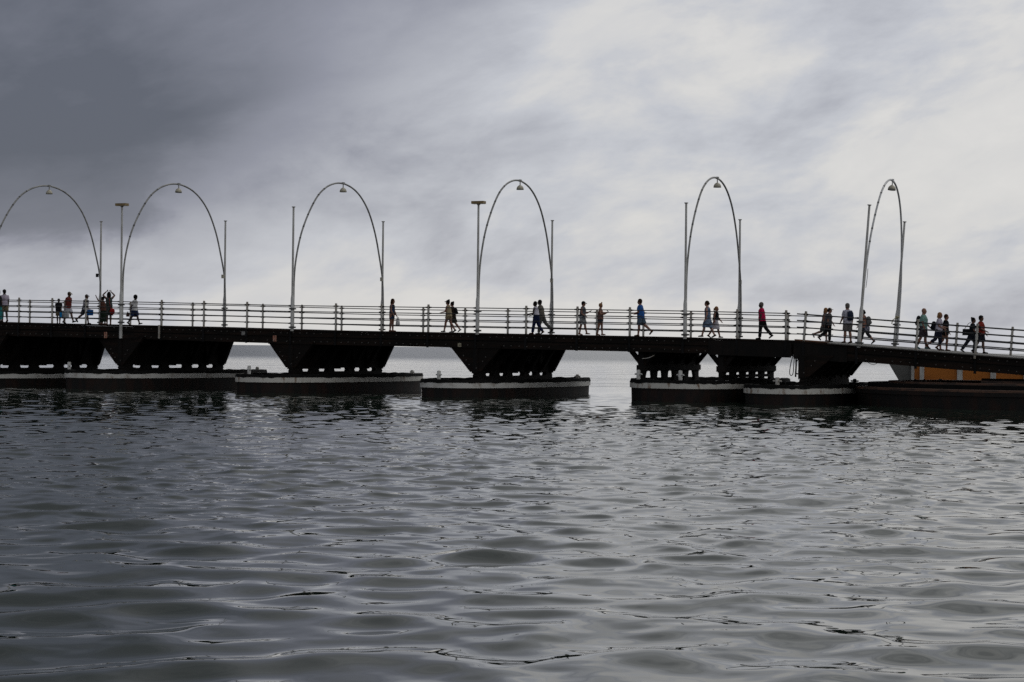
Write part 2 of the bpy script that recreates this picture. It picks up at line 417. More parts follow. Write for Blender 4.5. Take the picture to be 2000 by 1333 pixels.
# rusty edge at the hinge
mb = MB(); mb.prism([(HINGE + 0.1, Y0 - 0.02, zd(HINGE + .1) + 0.002), (-19.9, Y0 - 0.02, zd(-19.9) + 0.002), (-19.9, Y0 - 0.02, zd(-19.9) + 0.05), (HINGE + 0.1, Y0 - 0.02, zd(HINGE + .1) + 0.05)], (0, 0.5, 0))
tag(mb.build('hinge_cover_plate', RUSTW, ramp, rorg), 'rusty brown cover plate over the hinge')
for xa, xb in ((-19.8, -15.9), (-15.85, -11.9), (-11.85, -7.9), (-7.85, -3.0)):
    mb = MB(); mb.prism([(xa, Y0 - 0.21, zd(xa) - 0.035), (xb, Y0 - 0.21, zd(xb) - 0.035), (xb, Y0 - 0.21, zd(xb) + 0.004), (xa, Y0 - 0.21, zd(xa) + 0.004)], (0, 0.05, 0))
    mb.build('edge_trim', DECKGREY, ramp, rorg)
# plain cover board hiding the bolts around the hinge
mb = MB(); mb.prism([(-25.0, Y0 - 0.063, zd(-25) - 0.10), (HINGE - .02, Y0 - 0.063, zd(HINGE) - 0.10), (HINGE - .02, Y0 - 0.063, zd(HINGE) - 0.74), (-25.0, Y0 - 0.063, zd(-25) - 0.72)], (0, -0.03, 0))
mb.build('cover_board', TIMBER_B, bridge, borg)
mb = MB(); mb.prism([(HINGE + .08, Y0 - 0.063, zd(HINGE) - 0.10), (-19.0, Y0 - 0.063, zd(-19) - 0.10), (-19.0, Y0 - 0.063, zd(-19) - 0.74), (HINGE + .08, Y0 - 0.063, zd(HINGE) - 0.78)], (0, -0.03, 0))
mb.build('cover_board', TIMBER_B, ramp, rorg)

# ------------------------------------------------------------------ railings
rail_z = [1.12, 0.845, 0.565, 0.288]
def post_mesh(h, r=0.054):
    mb = MB(); mb.tube([(0, 0, -0.02), (0, 0, h - 0.02), (0, 0, h)], [r, r, r * 0.8], 10); return mb.mesh('rail_post', POSTP)
PM = post_mesh(1.255)
def coupler_mesh():
    mb = MB(); mb.tube([(-0.16, 0, 0), (-0.10, 0, 0), (-0.075, 0, 0), (0.075, 0, 0), (0.10, 0, 0), (0.16, 0, 0)], [0.028, 0.030, 0.043, 0.043, 0.030, 0.028], 8)
    return mb.mesh('coupler', STEELBLACK)
CM = coupler_mesh()
rail_cache = {}
def railing(label, xs, y, off, pole_xs, x_first, x_last, rr=0.024):
    cx = (xs[0] + xs[-1]) / 2
    org = (xf(cx, y), y + off, zd(cx))
    t = thing('railing', org, label, 'railing', 'railings along the footbridge')
    for x in xs:
        X = xf(x, y)
        is_pole = any(abs(x - p) < 0.2 for p in pole_xs)
        tilt = math.atan(RAMP) if x > HINGE else 0.0
        loc = (X - org[0], 0, zd(x) - org[2])
        if not is_pole:
            p = inst(PM, 'rail_post', t, loc, (0, tilt, 0))
            for z in rail_z: inst(CM, 'coupler', p, (0, 0, z))
        else:
            for z in rail_z: inst(CM, 'coupler', t, (loc[0] + math.sin(tilt) * z, 0, loc[2] + z), (0, tilt, 0))
    pts = [x_first] + list(xs) + [x_last]
    for a, b in zip(pts, pts[1:]):
        if b - a < 0.1: continue
        for i, z in enumerate(rail_z):
            sa, sb = (zd(a) + z, zd(b) + z)
            mb = MB(); mb.tube([(xf(a, y), y + off, sa), (xf(b, y), y + off, sb)], rr, 6); mb.build('rail', RAILP, t, org)
    return t
near_main = []
for a, b in zip([-82.4, -72.8] + ARCH_X, [-72.8] + ARCH_X):
    for k in range(4): near_main.append(a + (b - a) * k / 4)
near_main += [-26.15, -23.75, -21.62]
NO, FO = -0.02, 0.02
railing('near railing of the level bridge stretch, in front of the walkers', near_main, Y0, NO, ARCH_X, near_main[0] - 0.3, -21.45)
far_main = [x + 0.0 for x in near_main if x < -23.0]
railing('far railing of the level bridge stretch, behind the walkers', far_main, Y1, FO, ARCH_X, far_main[0] - 0.3, -21.55)
near_ramp = [-20.85, -18.6, -16.15, -13.75, -11.3, -8.8, -6.3, -3.8]
railing('near railing of the sloping ramp with white posts', near_ramp, Y0, NO, [RAMP_ARCH], -21.15, -2.2, 0.030)
far_ramp = [-18.6, -15.9, -13.5, -11.0, -8.5, -6.0, -3.5]
railing('far railing of the sloping ramp behind the backpackers', far_ramp, Y1, FO, [RAMP_ARCH], -21.05, -2.2, 0.030)
for x in near_main:
    if x > -72: strap(x, bridge, borg)
for x in near_ramp: 
    if x < -10: strap(x, ramp, rorg, -0.78)
# two posts whose white paint runs down over the girder
for x, L, par, og in ((-52.75, 0.62, bridge, borg), (-13.75, 0.17, ramp, rorg)):
    mb = MB(); mb.tube([(x, Y0 - 0.15, zd(x) - L), (x, Y0 - 0.15, zd(x) + 0.03)], 0.05, 10); mb.build('post_foot', POSTP, par, og)

# ------------------------------------------------------------------ poles and arches
def pole(x, y, H, label, head=None, dark_foot=False, foot=0.08):
    ys = y - 0.10 if y < 82 else y + 0.06
    tilt = math.atan(RAMP) if x > HINGE else 0.0
    t = thing('pole', (xf(x, y) + (0.10 if y < 82 else -0.03), ys, zd(x)), label, 'pole', 'white poles at the feet of the lamp arches', (0, tilt + rnd.uniform(-.003, .003), 0))
    mb = MB(); mb.tube([(0, 0, -foot), (0, 0, 1.42), (0, 0, 1.62)], [0.083, 0.083, 0.058], 14); mb.build('sleeve', WHITE, t)
    mb = MB(); mb.tube([(0, 0, 1.60), (0, 0, H - 0.03)], [0.056, 0.046], 12); mb.build('mast', WHITE, t)
    for z in (0.97, 0.10):
        mb = MB(); mb.tube([(0, 0, z - 0.045), (0, 0, z + 0.045)], 0.112, 14); mb.box((0.14, 0, z), (0.09, 0.08, 0.07)); mb.box((-0.13, 0, z), (0.06, 0.08, 0.07)); mb.build('clamp', mat('grey_clamp', (0.09, 0.09, 0.085), 0.6), t)
    if head is None:
        mb = MB(); mb.tube([(0, 0, H - 0.05), (0, 0, H - 0.03), (0, 0, H)], [0.05, 0.085, 0.085], 12); mb.build('cap', POSTP, t)
    else:
        mb = MB(); mb.tube([(0, 0, H - 0.08), (0, 0, H - 0.02)], [0.05, 0.10], 10); mb.build('bracket', POSTP, t)
        mb = MB(); mb.box((0, 0, H + 0.045), (0.60, 0.30, 0.12)); hd = mb.build('floodlight', OCHRE, t)
        mb = MB(); mb.box((0, 0, H - 0.02), (0.54, 0.26, 0.012)); mb.build('lens', GLASS, hd)
    return t
words = ['off the left edge', 'second lamp arch from the left, with flat floodlight on top', 'third lamp arch from the left', 'fourth arch, with flat ochre floodlight on top', 'fifth arch, above the double trestle pontoon']
pole(-63.2, Y0, 5.8, 'white pole at the near foot of the arch cut by the left picture edge')
pole(-55.1, Y0, 5.82, 'white pole with flat ochre floodlight, left foot of the second arch from the left', head=True, foot=0.68)
pole(-45.5, Y0, 5.77, 'plain white pole at the near left foot of the third arch')
pole(-35.95, Y0, 5.82, 'white pole with flat ochre floodlight, left foot of the fourth arch', head=True)
pole(-26.15, Y0, 5.78, 'plain white pole at the near left foot of the fifth arch')
pole(RAMP_ARCH, Y0, 5.83, 'leaning white pole at the near left foot of the ramp arch', foot=0.1)
for x, lb in zip(ARCH_X, ('white pole at the right foot of the leftmost arch, beside the woman with raised arms', 'white pole at the right foot of the second arch from the left',
                          'white pole at right foot of third arch, beside the woman with white bag', 'white pole at the far right foot of the fourth arch, by the walking couple',
                          'white pole at the right foot of the fifth arch, left of the man in pink')):
    pole(x, Y1, 5.55, lb)
pole(RAMP_ARCH, Y1, 5.62, 'leaning white pole at the far right foot of the ramp arch')

AP = [(0.0, 0.15), (0.0, 1.2), (0.003, 2.46), (0.022, 3.4), (0.06, 4.33), (0.108, 5.07), (0.177, 5.85), (0.25, 6.46), (0.33, 6.86), (0.41, 7.08), (0.485, 7.16), (0.56, 7.12), (0.65, 6.92), (0.737, 6.52), (0.82, 5.86), (0.893, 4.86), (0.945, 3.73), (0.985, 2.6), (0.998, 1.3), (1.0, 0.15)]
def catmull(P, k):
    o = []
    for i in range(len(P) - 1):
        p0, p1, p2, p3 = P[max(i - 1, 0)], P[i], P[i + 1], P[min(i + 2, len(P) - 1)]
        for j in range(k):
            t = j / k
            o.append(tuple(0.5 * (2 * b + (c - a) * t + (2 * a - 5 * b + 4 * c - d) * t * t + (3 * b - a - 3 * c + d) * t ** 3) for a, b, c, d in zip(p0, p1, p2, p3)))
    o.append(P[-1]); return o
def bell():
    mb = MB()
    mb.lathe([(0.022, 0.0), (0.03, -0.03), (0.075, -0.05), (0.13, -0.10), (0.165, -0.17), (0.175, -0.25), (0.17, -0.25), (0.15, -0.15), (0.06, -0.08), (0.001, -0.08)], n=20)
    return mb
def arch(x, label, light=False):
    span = (Y1 - Y0)
    rz = -math.atan(fan(x) / span); tilt = math.atan(RAMP) if x > HINGE else 0.0
    t = thing('lamp_arch', (x + 0.09, Y0, zd(x)), label, 'lamp arch', 'lamp arches over the footbridge', (0, tilt, rz))
    pts = [(0, 0.03 + u * (span - 0.06) / math.cos(rz), z) for u, z in catmull(AP, 4)]
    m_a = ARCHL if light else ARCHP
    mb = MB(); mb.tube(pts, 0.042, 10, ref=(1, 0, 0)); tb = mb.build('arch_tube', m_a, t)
    mb = MB()
    for i in range(16, len(pts) // 2 - 4, 3):
        p = Vector(pts[i]); d = (Vector(pts[i + 1]) - p).normalized(); mb.tube([p - d * 0.03, p + d * 0.03], 0.047, 8)
    tag(mb.build('bulb_sockets', mat('dark_socket', (0.05, 0.05, 0.05), 0.6), tb), kind='stuff')
    yl = span * 0.525
    mb = MB(); mb.tube([(0, yl, 7.20), (0, yl, 6.97)], 0.025, 8); mb.box((0, yl, 7.17), (0.1, 0.16, 0.10)); mb.build('hanger', m_a, t)
    sh = bell().build('lamp_shade', CREAM, t); sh.location = (0, yl, 6.99); sh.rotation_euler = (R(-7 if light else rnd.uniform(-4, 2)), 0, 0)
    mb = MB(); mb.lathe([(0.001, -0.235), (0.16, -0.235)], n=16); mb.build('lens', GLASS, sh)
    if not light:
        mb = MB(); mb.box((-0.03, span - 0.10, 2.62), (0.12, 0.10, 0.19)); mb.build('junction_box', CREAM if x > -60 else STEELBLACK, t)
    else:
        mb = MB(); mb.tube([(0.05, 0.3, 3.2), (0.06, 0.25, 2.8), (0.05, 0.2, 2.4)], 0.012, 5); mb.build('loose_wire', STEELBLACK, t)
    return t
for x, lb in zip(ARCH_X, ('leftmost lamp arch, cut by the left picture edge, grey tube with cream bell lamp', 'second lamp arch from the left, beside the pole with floodlight',
                          'third lamp arch from the left, spanning the walkway before the woman with white bag', 'fourth lamp arch, in the middle of the picture, beside a floodlight pole',
                          'fifth lamp arch, narrow, over the double trestle pontoon')):
    arch(x, lb)
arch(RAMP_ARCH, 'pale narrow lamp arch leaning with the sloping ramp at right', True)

# ribbon tied on the far ramp pole
mb = MB(); mb.tube([(0, 0, 1.26), (0.02, -0.02, 1.36)], 0.105, 10); mb.tube([(0.0, -0.12, 1.3), (-0.16, -0.16, 1.16), (-0.2, -0.15, 0.98)], 0.022, 6); mb.tube([(0.02, -0.12, 1.3), (0.12, -0.16, 1.33)], 0.035, 6)
rb = mb.build('ribbon', mat('faded_yellow_cloth', (0.42, 0.38, 0.24), 0.9)); rb.location = (RAMP_ARCH, Y1 + 0.06, zd(RAMP_ARCH)); rb.rotation_euler = (0, math.atan(RAMP), 0)
tag(rb, 'faded yellow cloth tied round the far ramp pole', 'ribbon')

# small plates on the girder
def plate(px, dz_, sx, sz, m_, label, marks):
    x = px2x(px, Y0); t = thing('sign', (x, Y0 - 0.075, zd(x) + dz_), label, 'sign', 'small plates on the bridge girder')
    mb = MB(); mb.box((0, 0, 0), (sx, 0.02, sz)); mb.build('plate', m_, t)
    mb = MB()
    for (u, v_, a, b) in marks: mb.box((u * sx, -0.012, v_ * sz), (a * sx, 0.004, b * sz))
    if marks: mb.build('printed_mark', mat('faded_print', (0.12, 0.07, 0.05), 0.7) if m_ is SIGNR else mat('pale_print', (0.3, 0.3, 0.29), 0.7), t)
glyph = [(-0.1, 0.25, 0.12, 0.3), (0.15, 0.25, 0.12, 0.3), (0.02, 0.38, 0.3, 0.07), (-0.12, -0.22, 0.12, 0.32), (0.14, -0.22, 0.12, 0.32), (0.02, -0.36, 0.3, 0.07)]
plate(208, -0.53, 0.17, 0.29, SIGNR, 'upright faded red plate on the girder under the woman with raised arms', glyph)
plate(538, -0.45, 0.18, 0.28, SIGNR, 'upright faded red plate on the girder left of the third arch', glyph)
plate(899, -0.56, 0.17, 0.17, SIGNB, 'square beige plate on the girder left of the fourth arch', [])
plate(478, -0.24, 0.29, 0.19, SIGNG, 'worn grey plate on the girder above the gap between pontoons', [(-0.25, 0, 0.1, 0.6), (-0.05, 0.0, 0.1, 0.6), (0.15, 0, 0.1, 0.6), (0.05, 0.28, 0.3, 0.1)])

# ------------------------------------------------------------------ pontoons with their trestles
def outline(a, b, n=96, ex=2.0, ey=2.8):
    o = []
    for i in range(n):
        t = 2 * math.pi * i / n
        c, s = math.cos(t), math.sin(t)
        o.append((a * math.copysign(abs(c) ** (2 / ey), c), b * math.copysign(abs(s) ** (2 / ex), s)))
    return o
def ringwall(mb, ol, z0, z1, s0=0.0, s1=0.0, a=1, b=1, mi=0, smooth=True):
    n = len(ol)
    def off(s): return [(x * (a + s) / a, y * (b + s) / b) for x, y in ol]
    o0, o1 = off(s0), off(s1)
    mb._add([(x, y, z0) for x, y in o0] + [(x, y, z1) for x, y in o1], [(i, (i + 1) % n, n + (i + 1) % n, n + i) for i in range(n)], smooth, mi)
def bitt(parent, loc, mt=WHITE, h=0.5):
    mb = MB(); mb.tube([(0, 0, 0), (0, 0, h - 0.03), (0, 0, h)], [0.085, 0.085, 0.06], 12)
    mb.tube([(-0.24, 0, h * 0.66), (-0.22, 0, h * 0.66), (0.22, 0, h * 0.66), (0.24, 0, h * 0.66)], [0.03, 0.036, 0.036, 0.03], 8)
    mb.box((0, 0, 0.02), (0.34, 0.34, 0.04))
    o = mb.build('mooring_bitt', mt, parent); o.location = loc; o.rotation_euler = (0, 0, R(-30)); return o
def pontoon(xc, yc, a, b, top, label, bitts, band=BAND, hull=HULL, band_on=True, name='pontoon', far_trim=0.0, rot=None, rim=True):
    rz = -math.atan(fan(xc) / (Y1 - Y0)) if rot is None else rot
    t = thing(name, (xf(xc, yc), yc, 0.0), label, 'pontoon', 'floating pontoons carrying the bridge', (0, 0, rz))
    ol = outline(a, b)
    mb = MB(); ringwall(mb, ol, -0.7, top - 0.32, -0.06, -0.02, a, b); ringwall(mb, ol, top - 0.32, top - 0.02, -0.02, -0.02, a, b)
    h = mb.build('hull', hull, t)
    mb = MB(); ringwall(mb, ol, top - 0.24, top - 0.24, -0.015, 0.05, a, b, smooth=False); ringwall(mb, ol, top - 0.24, top - 0.005, 0.05, 0.05, a, b); ringwall(mb, ol, top - 0.005, top - 0.005, 0.05, -0.03, a, b, smooth=False)
    mb.build('fender_band', band if band_on else hull, t)
    # black rubber rim, lumpy along its top
    mb = MB(); n = len(ol); r1 = random.Random(int(-xc * 10))
    zs = [top + 0.125 + r1.uniform(-0.030, 0.024) for _ in range(n)]; zl = [top - 0.006 - max(0.0, r1.uniform(-0.05, 0.045)) for _ in range(n)]
    def off(s): return [(x * (a + s) / a, y * (b + s) / b) for x, y in ol]
    o0, o1, o2 = off(0.062), off(0.02), off(-0.30)
    vs = [(x, y, z) for (x, y), z in zip(o0, zl)] + [(x, y, z) for (x, y), z in zip(o1, zs)] + [(x, y, z) for (x, y), z in zip(o2, zs)] + [(x, y, top - 0.10) for x, y in o2]
    mb._add(vs, [(k * n + i, k * n + (i + 1) % n, (k + 1) * n + (i + 1) % n, (k + 1) * n + i) for k in range(3) for i in range(n)], False)
    if rim: mb.build('rubber_rim', RIM, t)
    mb = MB(); o3 = off(-0.29); mb._add([(x, y, top - 0.03) for x, y in o3], [tuple(range(n))]); mb.build('deck_plate', PDECK, t)
    for (bx, by, hh, m_) in bitts: bitt(t, (bx, by, top - 0.02), m_, hh)
    return t
def trestle_a(par, xl, top, deck_z, left=True, right=True, holes=5, half=0.86, L=7.35, yo=0.0, nh=1.25):
    """sheathed timber bent along local y, standing on the pontoon deck"""
    wall_top = deck_z - 0.62; s0 = 1.07 + (top - 0.64) * 0.8
    y0 = -3.93 + yo
    tr = MB(); tr.box((xl, y0 + L / 2, (s0 + wall_top) / 2), (0.20, L, wall_top - s0)); w_ = tr.build('trestle', TIMBER_B, par)
    tr = MB(); tr.box((xl, y0 + L / 2, (top - 0.03 + s0 - 0.17) / 2), (0.30, L - 0.15, s0 - 0.17 - top + 0.03)); tr.build('bearer', TIMBER_B, w_)
    hs = {5: [(.16, .62), (.335, .62), (.53, 1.05), (.725, .62), (.87, .6)], 1: [(.55, .45)], 0: []}[holes]
    edges = [0.0]
    for c, l in hs: edges += [L * c - l / 2, L * c + l / 2]
    edges.append(L)
    for i in range(0, len(edges), 2):
        a, b = edges[i], edges[i + 1]
        mb = MB(); ym, hw = y0 + (a + b) / 2, (b - a) / 2
        zc_ = s0 - 0.17
        pr = [(xl - 0.12, y0 + a, zc_), (xl - 0.12, y0 + b, zc_), (xl - 0.12, y0 + b - 0.06, zc_ + 0.09), (xl - 0.12, y0 + b, s0), (xl - 0.12, y0 + a, s0), (xl - 0.12, y0 + a + 0.06, zc_ + 0.09)]
        mb.prism(pr, (0.24, 0, 0)); mb.build('sill_block', TIMBER_B, w_)
    n = 7
    for i in range(n):
        y = y0 + 0.12 + (L - 0.24) * i / (n - 1)
        mb = MB(); mb.box((xl, y, (wall_top + s0) / 2 - 0.02), (0.34, 0.22, wall_top - s0 + 0.06)); mb.build('post', TIMBER if i == 0 else TIMBER_B, w_)
        for sg, on in ((-1, left), (1, right)):
            if not on: continue
            mb = MB(); hf = nh if i < 2 else (half + (nh - half) * 0.4 if i < 4 else half)
            if i in (0, n - 1, 3):
                mb.prism([(xl + sg * 0.17, y - 0.09, wall_top + 0.02), (xl + sg * (hf + 0.1), y - 0.09, wall_top + 0.02), (xl + sg * (hf + 0.02), y - 0.09, wall_top - 0.06), (xl + sg * 0.27, y - 0.09, s0 + 0.02), (xl + sg * 0.17, y - 0.09, s0 + 0.02)], (0, 0.18, 0))
            else:
                mb.bar((xl + sg * 0.2, y, s0 + 0.12), (xl + sg * hf, y, wall_top + 0.0), 0.2, 0.22, (0, 1, 0))
            mb.build('knee_brace', TIMBER if i == 0 else TIMBER_B, w_)
        if i == 0:
            mb = MB()
            for (bx, bz) in [q for q in ((0.08, 0.2), (-0.3, 0.35), (-0.45, 0.55), (-0.6, 0.75), (0.4, 0.5), (0.55, 0.7)) if left or q[0] > 0]:
                mb.tube([(xl + bx, y - 0.09, s0 + bz), (xl + bx, y - 0.135, s0 + bz)], 0.028, 6)
            tag(mb.build('bolt_heads', BOLT, w_), kind='stuff')
    # corbel beam under the near girder
    if left:
        mb = MB(); mb.box((xl, y0 + 0.1, wall_top + 0.0), (2.6, 0.24, 0.14)); mb.build('corbel', TIMBER, w_)
    return w_
def trestle_b(par, xl, top, deck_z, L=6.9, yo=0.0, rail=False):
    wall_top = deck_z - 0.62; s0 = 1.26 + (top - 0.79); y0 = -3.5 + yo
    mb = MB(); mb.box((xl, y0 + L / 2, (s0 + wall_top) / 2), (0.22, L, wall_top - s0)); w_ = mb.build('trestle', TIMBER_B, par)
    mb = MB(); mb.box((xl, y0 + L / 2, s0 + 0.14), (0.40, L + 0.1, 0.24)); mb.build('cross_beam', TIMBER_B, w_)
    n = 6
    for i in range(n):
        y = y0 + 0.2 + (L - 0.4) * i / (n - 1)
        z0 = top - 0.02; w0, w1 = (0.30, 0.26)
        mb = MB()
        sp = -0.14 if i == 0 else (0.14 if i == n - 1 else 0.0)
        mb.prism([(xl - 0.07, y - 0.36 + sp, z0), (xl - 0.07, y + 0.36 + sp, z0), (xl - 0.07, y + 0.25 + sp * .5, z0 + 0.24), (xl - 0.07, y + 0.33, s0 + .03), (xl - 0.07, y - 0.33, s0 + .03), (xl - 0.07, y - 0.25 + sp * .5, z0 + 0.24)], (0.14, 0, 0))
        mb.build('splayed_leg', TIMBER_B, w_)
        mb = MB(); mb.box((xl, y, (wall_top + s0) / 2), (0.36, 0.26, wall_top - s0 + 0.04)); mb.build('post', TIMBER if i == 0 else TIMBER_B, w_)
        for sg in (-1, 1):
            mb = MB(); mb.bar((xl + sg * 0.12, y, wall_top - 0.52), (xl + sg * 0.60, y, wall_top + 0.04), 0.2, 0.13, (0, 1, 0)); mb.build('knee_brace', TIMBER_B, w_)
    if rail:
        mb = MB(); mb.box((xl + 0.05, y0 + L / 2, top + 0.30), (0.2, L - 1.0, 0.12)); mb.build('cross_rail', TIMBER_B, w_)
    return w_
YC = 82.9
specs = [(-63.2, 0.63, 'leftmost pontoon, cut by the left picture edge, under the first arch'), (-55.1, 0.77, 'pontoon under the second arch, pale end with one white bitt overlapping the leftmost pontoon'),
         (-45.5, 0.73, 'pontoon under the third arch, white band with rust at its near left end'), (-35.95, 0.65, 'pontoon under the fourth arch, lowest in the water, white band and rounded bow')]
for i, (x, top, lb) in enumerate(specs):
    t = pontoon(x - 0.40, YC, 2.34, 6.45, top, lb, [((-1.55, -1.65, -0.95, -0.68)[i], -5.3, 0.52, WHITE), (0.6, 5.9, 0.30, BANDR if i == 2 else POSTP)], band=BANDR if i == 2 else BAND)
    trestle_a(t, 0.38, top, zd(x), nh=1.5 if i < 2 else 1.25)
t = pontoon(-26.45, 83.6, 2.85, 6.1, 0.79, 'wide pontoon under the fifth arch carrying two splayed trestles and two white bitts', [(-1.5, -5.25, 0.55, WHITE), (0.6, -5.7, 0.55, WHITE)], band=BANDR)
trestle_b(t, -1.70, 0.79, zd(-28.2), yo=-0.95)
trestle_b(t, 1.97, 0.79, zd(-24.5), yo=-0.95, rail=True)
t = pontoon(-21.45, 82.3, 2.15, 5.9, 0.68, 'rust streaked pontoon under the hinge with a grey post bitt', [(0.15, -5.6, 0.46, POSTP), (0.6, 5.3, 0.30, STEELBLACK)], band=BANDR)
trestle_a(t, 0.57, 0.68, zd(-20.9) , left=False, right=True, holes=1, half=0.9, yo=0.5)

# ------------------------------------------------------------------ engine pontoon at the right with the orange engine house
t = pontoon(-10.9, 82.6, 8.35, 6.2, 0.74, 'broad dark pontoon with brown rim at the right end under the ramp', [(-5.9, 5.0, 0.3, STEELBLACK)], band_on=False, name='engine_pontoon', rot=0.0, rim=False)
mb = MB(); ol = outline(8.35, 6.2)
def strip(m_, nm, z0, z1, so, ins=0.5):
    mb = MB(); ringwall(mb, ol, z0, z1, so, so, 8.35, 6.2); ringwall(mb, ol, z1, z1, so, so - ins, 8.35, 6.2, smooth=False); ringwall(mb, ol, z0, z0, so - ins, so, 8.35, 6.2, smooth=False); mb.build(nm, m_, t)
strip(BROWN, 'brown_rim', 0.66, 0.755, 0.06)
strip(RIM, 'coaming', 0.70, 0.93, -0.45)
strip(BROWN, 'coaming_cap', 0.90, 1.00, -1.3)
mb = MB(); mb.box((2.6, -3.0, 1.02), (10.6, 0.3, 0.13)); mb.box((2.6, -2.9, 1.13), (10.6, 0.22, 0.09), mi=1); mb.build('walkway_beam', [BROWN, RIM], t)
YB = 95.0
def bx(p, y=YB): return px2x(p, y)
wb = thing('workboat', (bx(1900), YB + 1.6, 0.0), 'orange workboat with pale stanchions and grey raked bow moored behind the ramp', 'workboat')
x_b, x_e = bx(1783), bx(2130)
mb = MB(); mb.prism([(x_b, YB, -0.5), (x_e, YB, -0.5), (x_e, YB, 1.80), (x_b, YB, 1.80)], (0, 3.2, 0)); mb.build('hull', ORANGE, wb, wb.location)
mb = MB(); xt = bx(1731); mb.prism([(xt, YB + 0.02, 1.86), (x_b - .003, YB + 0.02, 1.80), (x_b - .003, YB + 0.02, -0.5), (x_b - 0.02, YB + 0.02, -0.3)], (0, 3.16, 0)); tag(mb.build('bow', GREYW, wb, wb.location), 'grey raked bow')
for p, wd in ((1784, 0.14), (1802, 0.20), (1876, 0.25), (1941, 0.25), (2006, 0.25), (2070, 0.25)):
    mb = MB(); mb.box((bx(p), YB - 0.05, 1.0), (wd, 0.16, 1.62)); mb.build('stanchion', WHITE, wb, wb.location)
mb = MB(); mb.box(((x_b + x_e) / 2, YB - 0.06, 0.55), (x_e - x_b - 0.05, 0.2, 0.16)); mb.build('rubbing_strake', RIM, wb, wb.location)
mb = MB(); mb.box(((x_b + x_e) / 2, YB + 1.6, 1.835), (x_e - x_b, 3.3, 0.06)); mb.build('deck', GREYW, wb, wb.location)
w_ = thing('winch', (px2x(1797, 81.5), 81.5, 0.72), 'small black winch on the broad right pontoon before the orange boat', 'winch')
mb = MB(); mb.tube([(-0.16, 0, 0.22), (0.16, 0, 0.22)], 0.10, 12); mb.build('drum', STEELBLACK, w_)
for s in (-1, 1):
    mb = MB(); mb.prism([(s * 0.19 - 0.02, -0.16, 0.0), (s * 0.19 - 0.02, 0.16, 0.0), (s * 0.19 - 0.02, 0.09, 0.36), (s * 0.19 - 0.02, -0.09, 0.36)], (0.04, 0, 0)); mb.build('side_frame', STEELBLACK, w_)
mb = MB(); mb.tube([(0.21, 0, 0.22), (0.30, 0, 0.22), (0.30, -0.1, 0.32)], 0.02, 6); mb.build('crank_handle', BOLT, w_)

# hoses hanging at the hinge
hx = px2x(1552, Y0 + 0.6)
mb = MB(); mb.tube(catmull([(hx, 79.6, 2.0), (hx - 0.03, 79.6, 1.6), (hx - 0.05, 79.6, 1.28), (hx - 0.12, 79.6, 1.16), (hx - 0.2, 79.6, 1.25), (hx - 0.17, 79.6, 1.6), (hx - 0.08, 79.6, 1.95), (hx, 79.6, 2.05)], 4), 0.018, 6)
tag(mb.build('hanging_hose', STEELBLACK), 'black hose hanging in a loop at the hinge between level deck and ramp', 'hose')
mb = MB(); mb.tube([(hx + 0.04, 79.7, 2.05), (hx + 0.05, 79.7, 1.6), (hx + 0.03, 79.7, 1.1)], 0.035, 6); mb.tube([(hx + 0.2, 79.7, 1.95), (hx + 0.06, 79.7, 1.75)], 0.02, 6); mb.tube([(hx + 0.06, 79.7, 1.25), (hx + 0.25, 79.7, 1.22)], 0.03, 6); mb.tube([(hx + 0.15, 79.7, 1.4), (hx + 0.17, 79.7, 1.0)], 0.02, 6)
tag(mb.build('service_pipe', STEELBLACK), 'dark service pipe standing beside the hanging hose at the hinge', 'pipe')
mb = MB(); xa = px2x(1693, Y0 + 1); xb = px2x(1716, Y0 + 1)
mb.tube(catmull([(xa, 80, zd(xa) - 0.66), ((xa * 2 + xb) / 3, 80, zd(xa) - 0.76), ((xa + 2 * xb) / 3, 80, zd(xa) - 0.78), (xb, 80, zd(xb) - 0.66)], 4), 0.012, 5)
tag(mb.build('sagging_wire', STEELBLACK), 'thin wire sagging below the ramp girder', 'wire')
mb = MB(); xa = px2x(1256, Y0 - .2); xb = px2x(1279, Y0 - .2)
mb.tube(catmull([(xa, 78.75, 1.80), ((xa + xb) / 2, 78.73, 1.83), (xb, 78.75, 1.95)], 4), 0.018, 5)
tag(mb.build('rope_end', POSTP), 'pale rope end curving on the near post of the left splayed trestle', 'rope')

# ------------------------------------------------------------------ people
def cloth(name, c, c2=None, scale=30):
    c = tuple(q_ * 1.0 for q_ in c)
    return mat('cloth_' + name, c, 0.85, col2=c2, scale=scale, lo=0.45, hi=0.55, spec=0.1) if c2 else mat('cloth_' + name, c, 0.9, var=0.35, scale=9, spec=0.1, bump=0.9)
SKIN = {'dark': mat('skin_dark', (0.035, 0.018, 0.011), 0.5), 'brown': mat('skin_brown', (0.10, 0.045, 0.028), 0.5), 'tan': mat('skin_tan', (0.22, 0.105, 0.07), 0.5), 'fair': mat('skin_fair', (0.36, 0.20, 0.15), 0.5)}
HAIRM = {'black': mat('hair_black', (0.008, 0.007, 0.007), 0.85, spec=0.08), 'brown': mat('hair_brown', (0.035, 0.018, 0.010), 0.85, spec=0.08), 'blonde': mat('hair_blonde', (0.26, 0.14, 0.065), 0.85, spec=0.08), 'grey': mat('hair_grey', (0.12, 0.11, 0.10), 0.85, spec=0.08)}
SHOE = {'black': cloth('shoe_black', (0.010, 0.010, 0.011)), 'white': cloth('shoe_white', (0.35, 0.35, 0.35)), 'brown': cloth('shoe_brown', (0.06, 0.03, 0.018)), 'teal': cloth('shoe_teal', (0.03, 0.12, 0.13)), 'tan': cloth('shoe_tan', (0.2, 0.1, 0.07))}
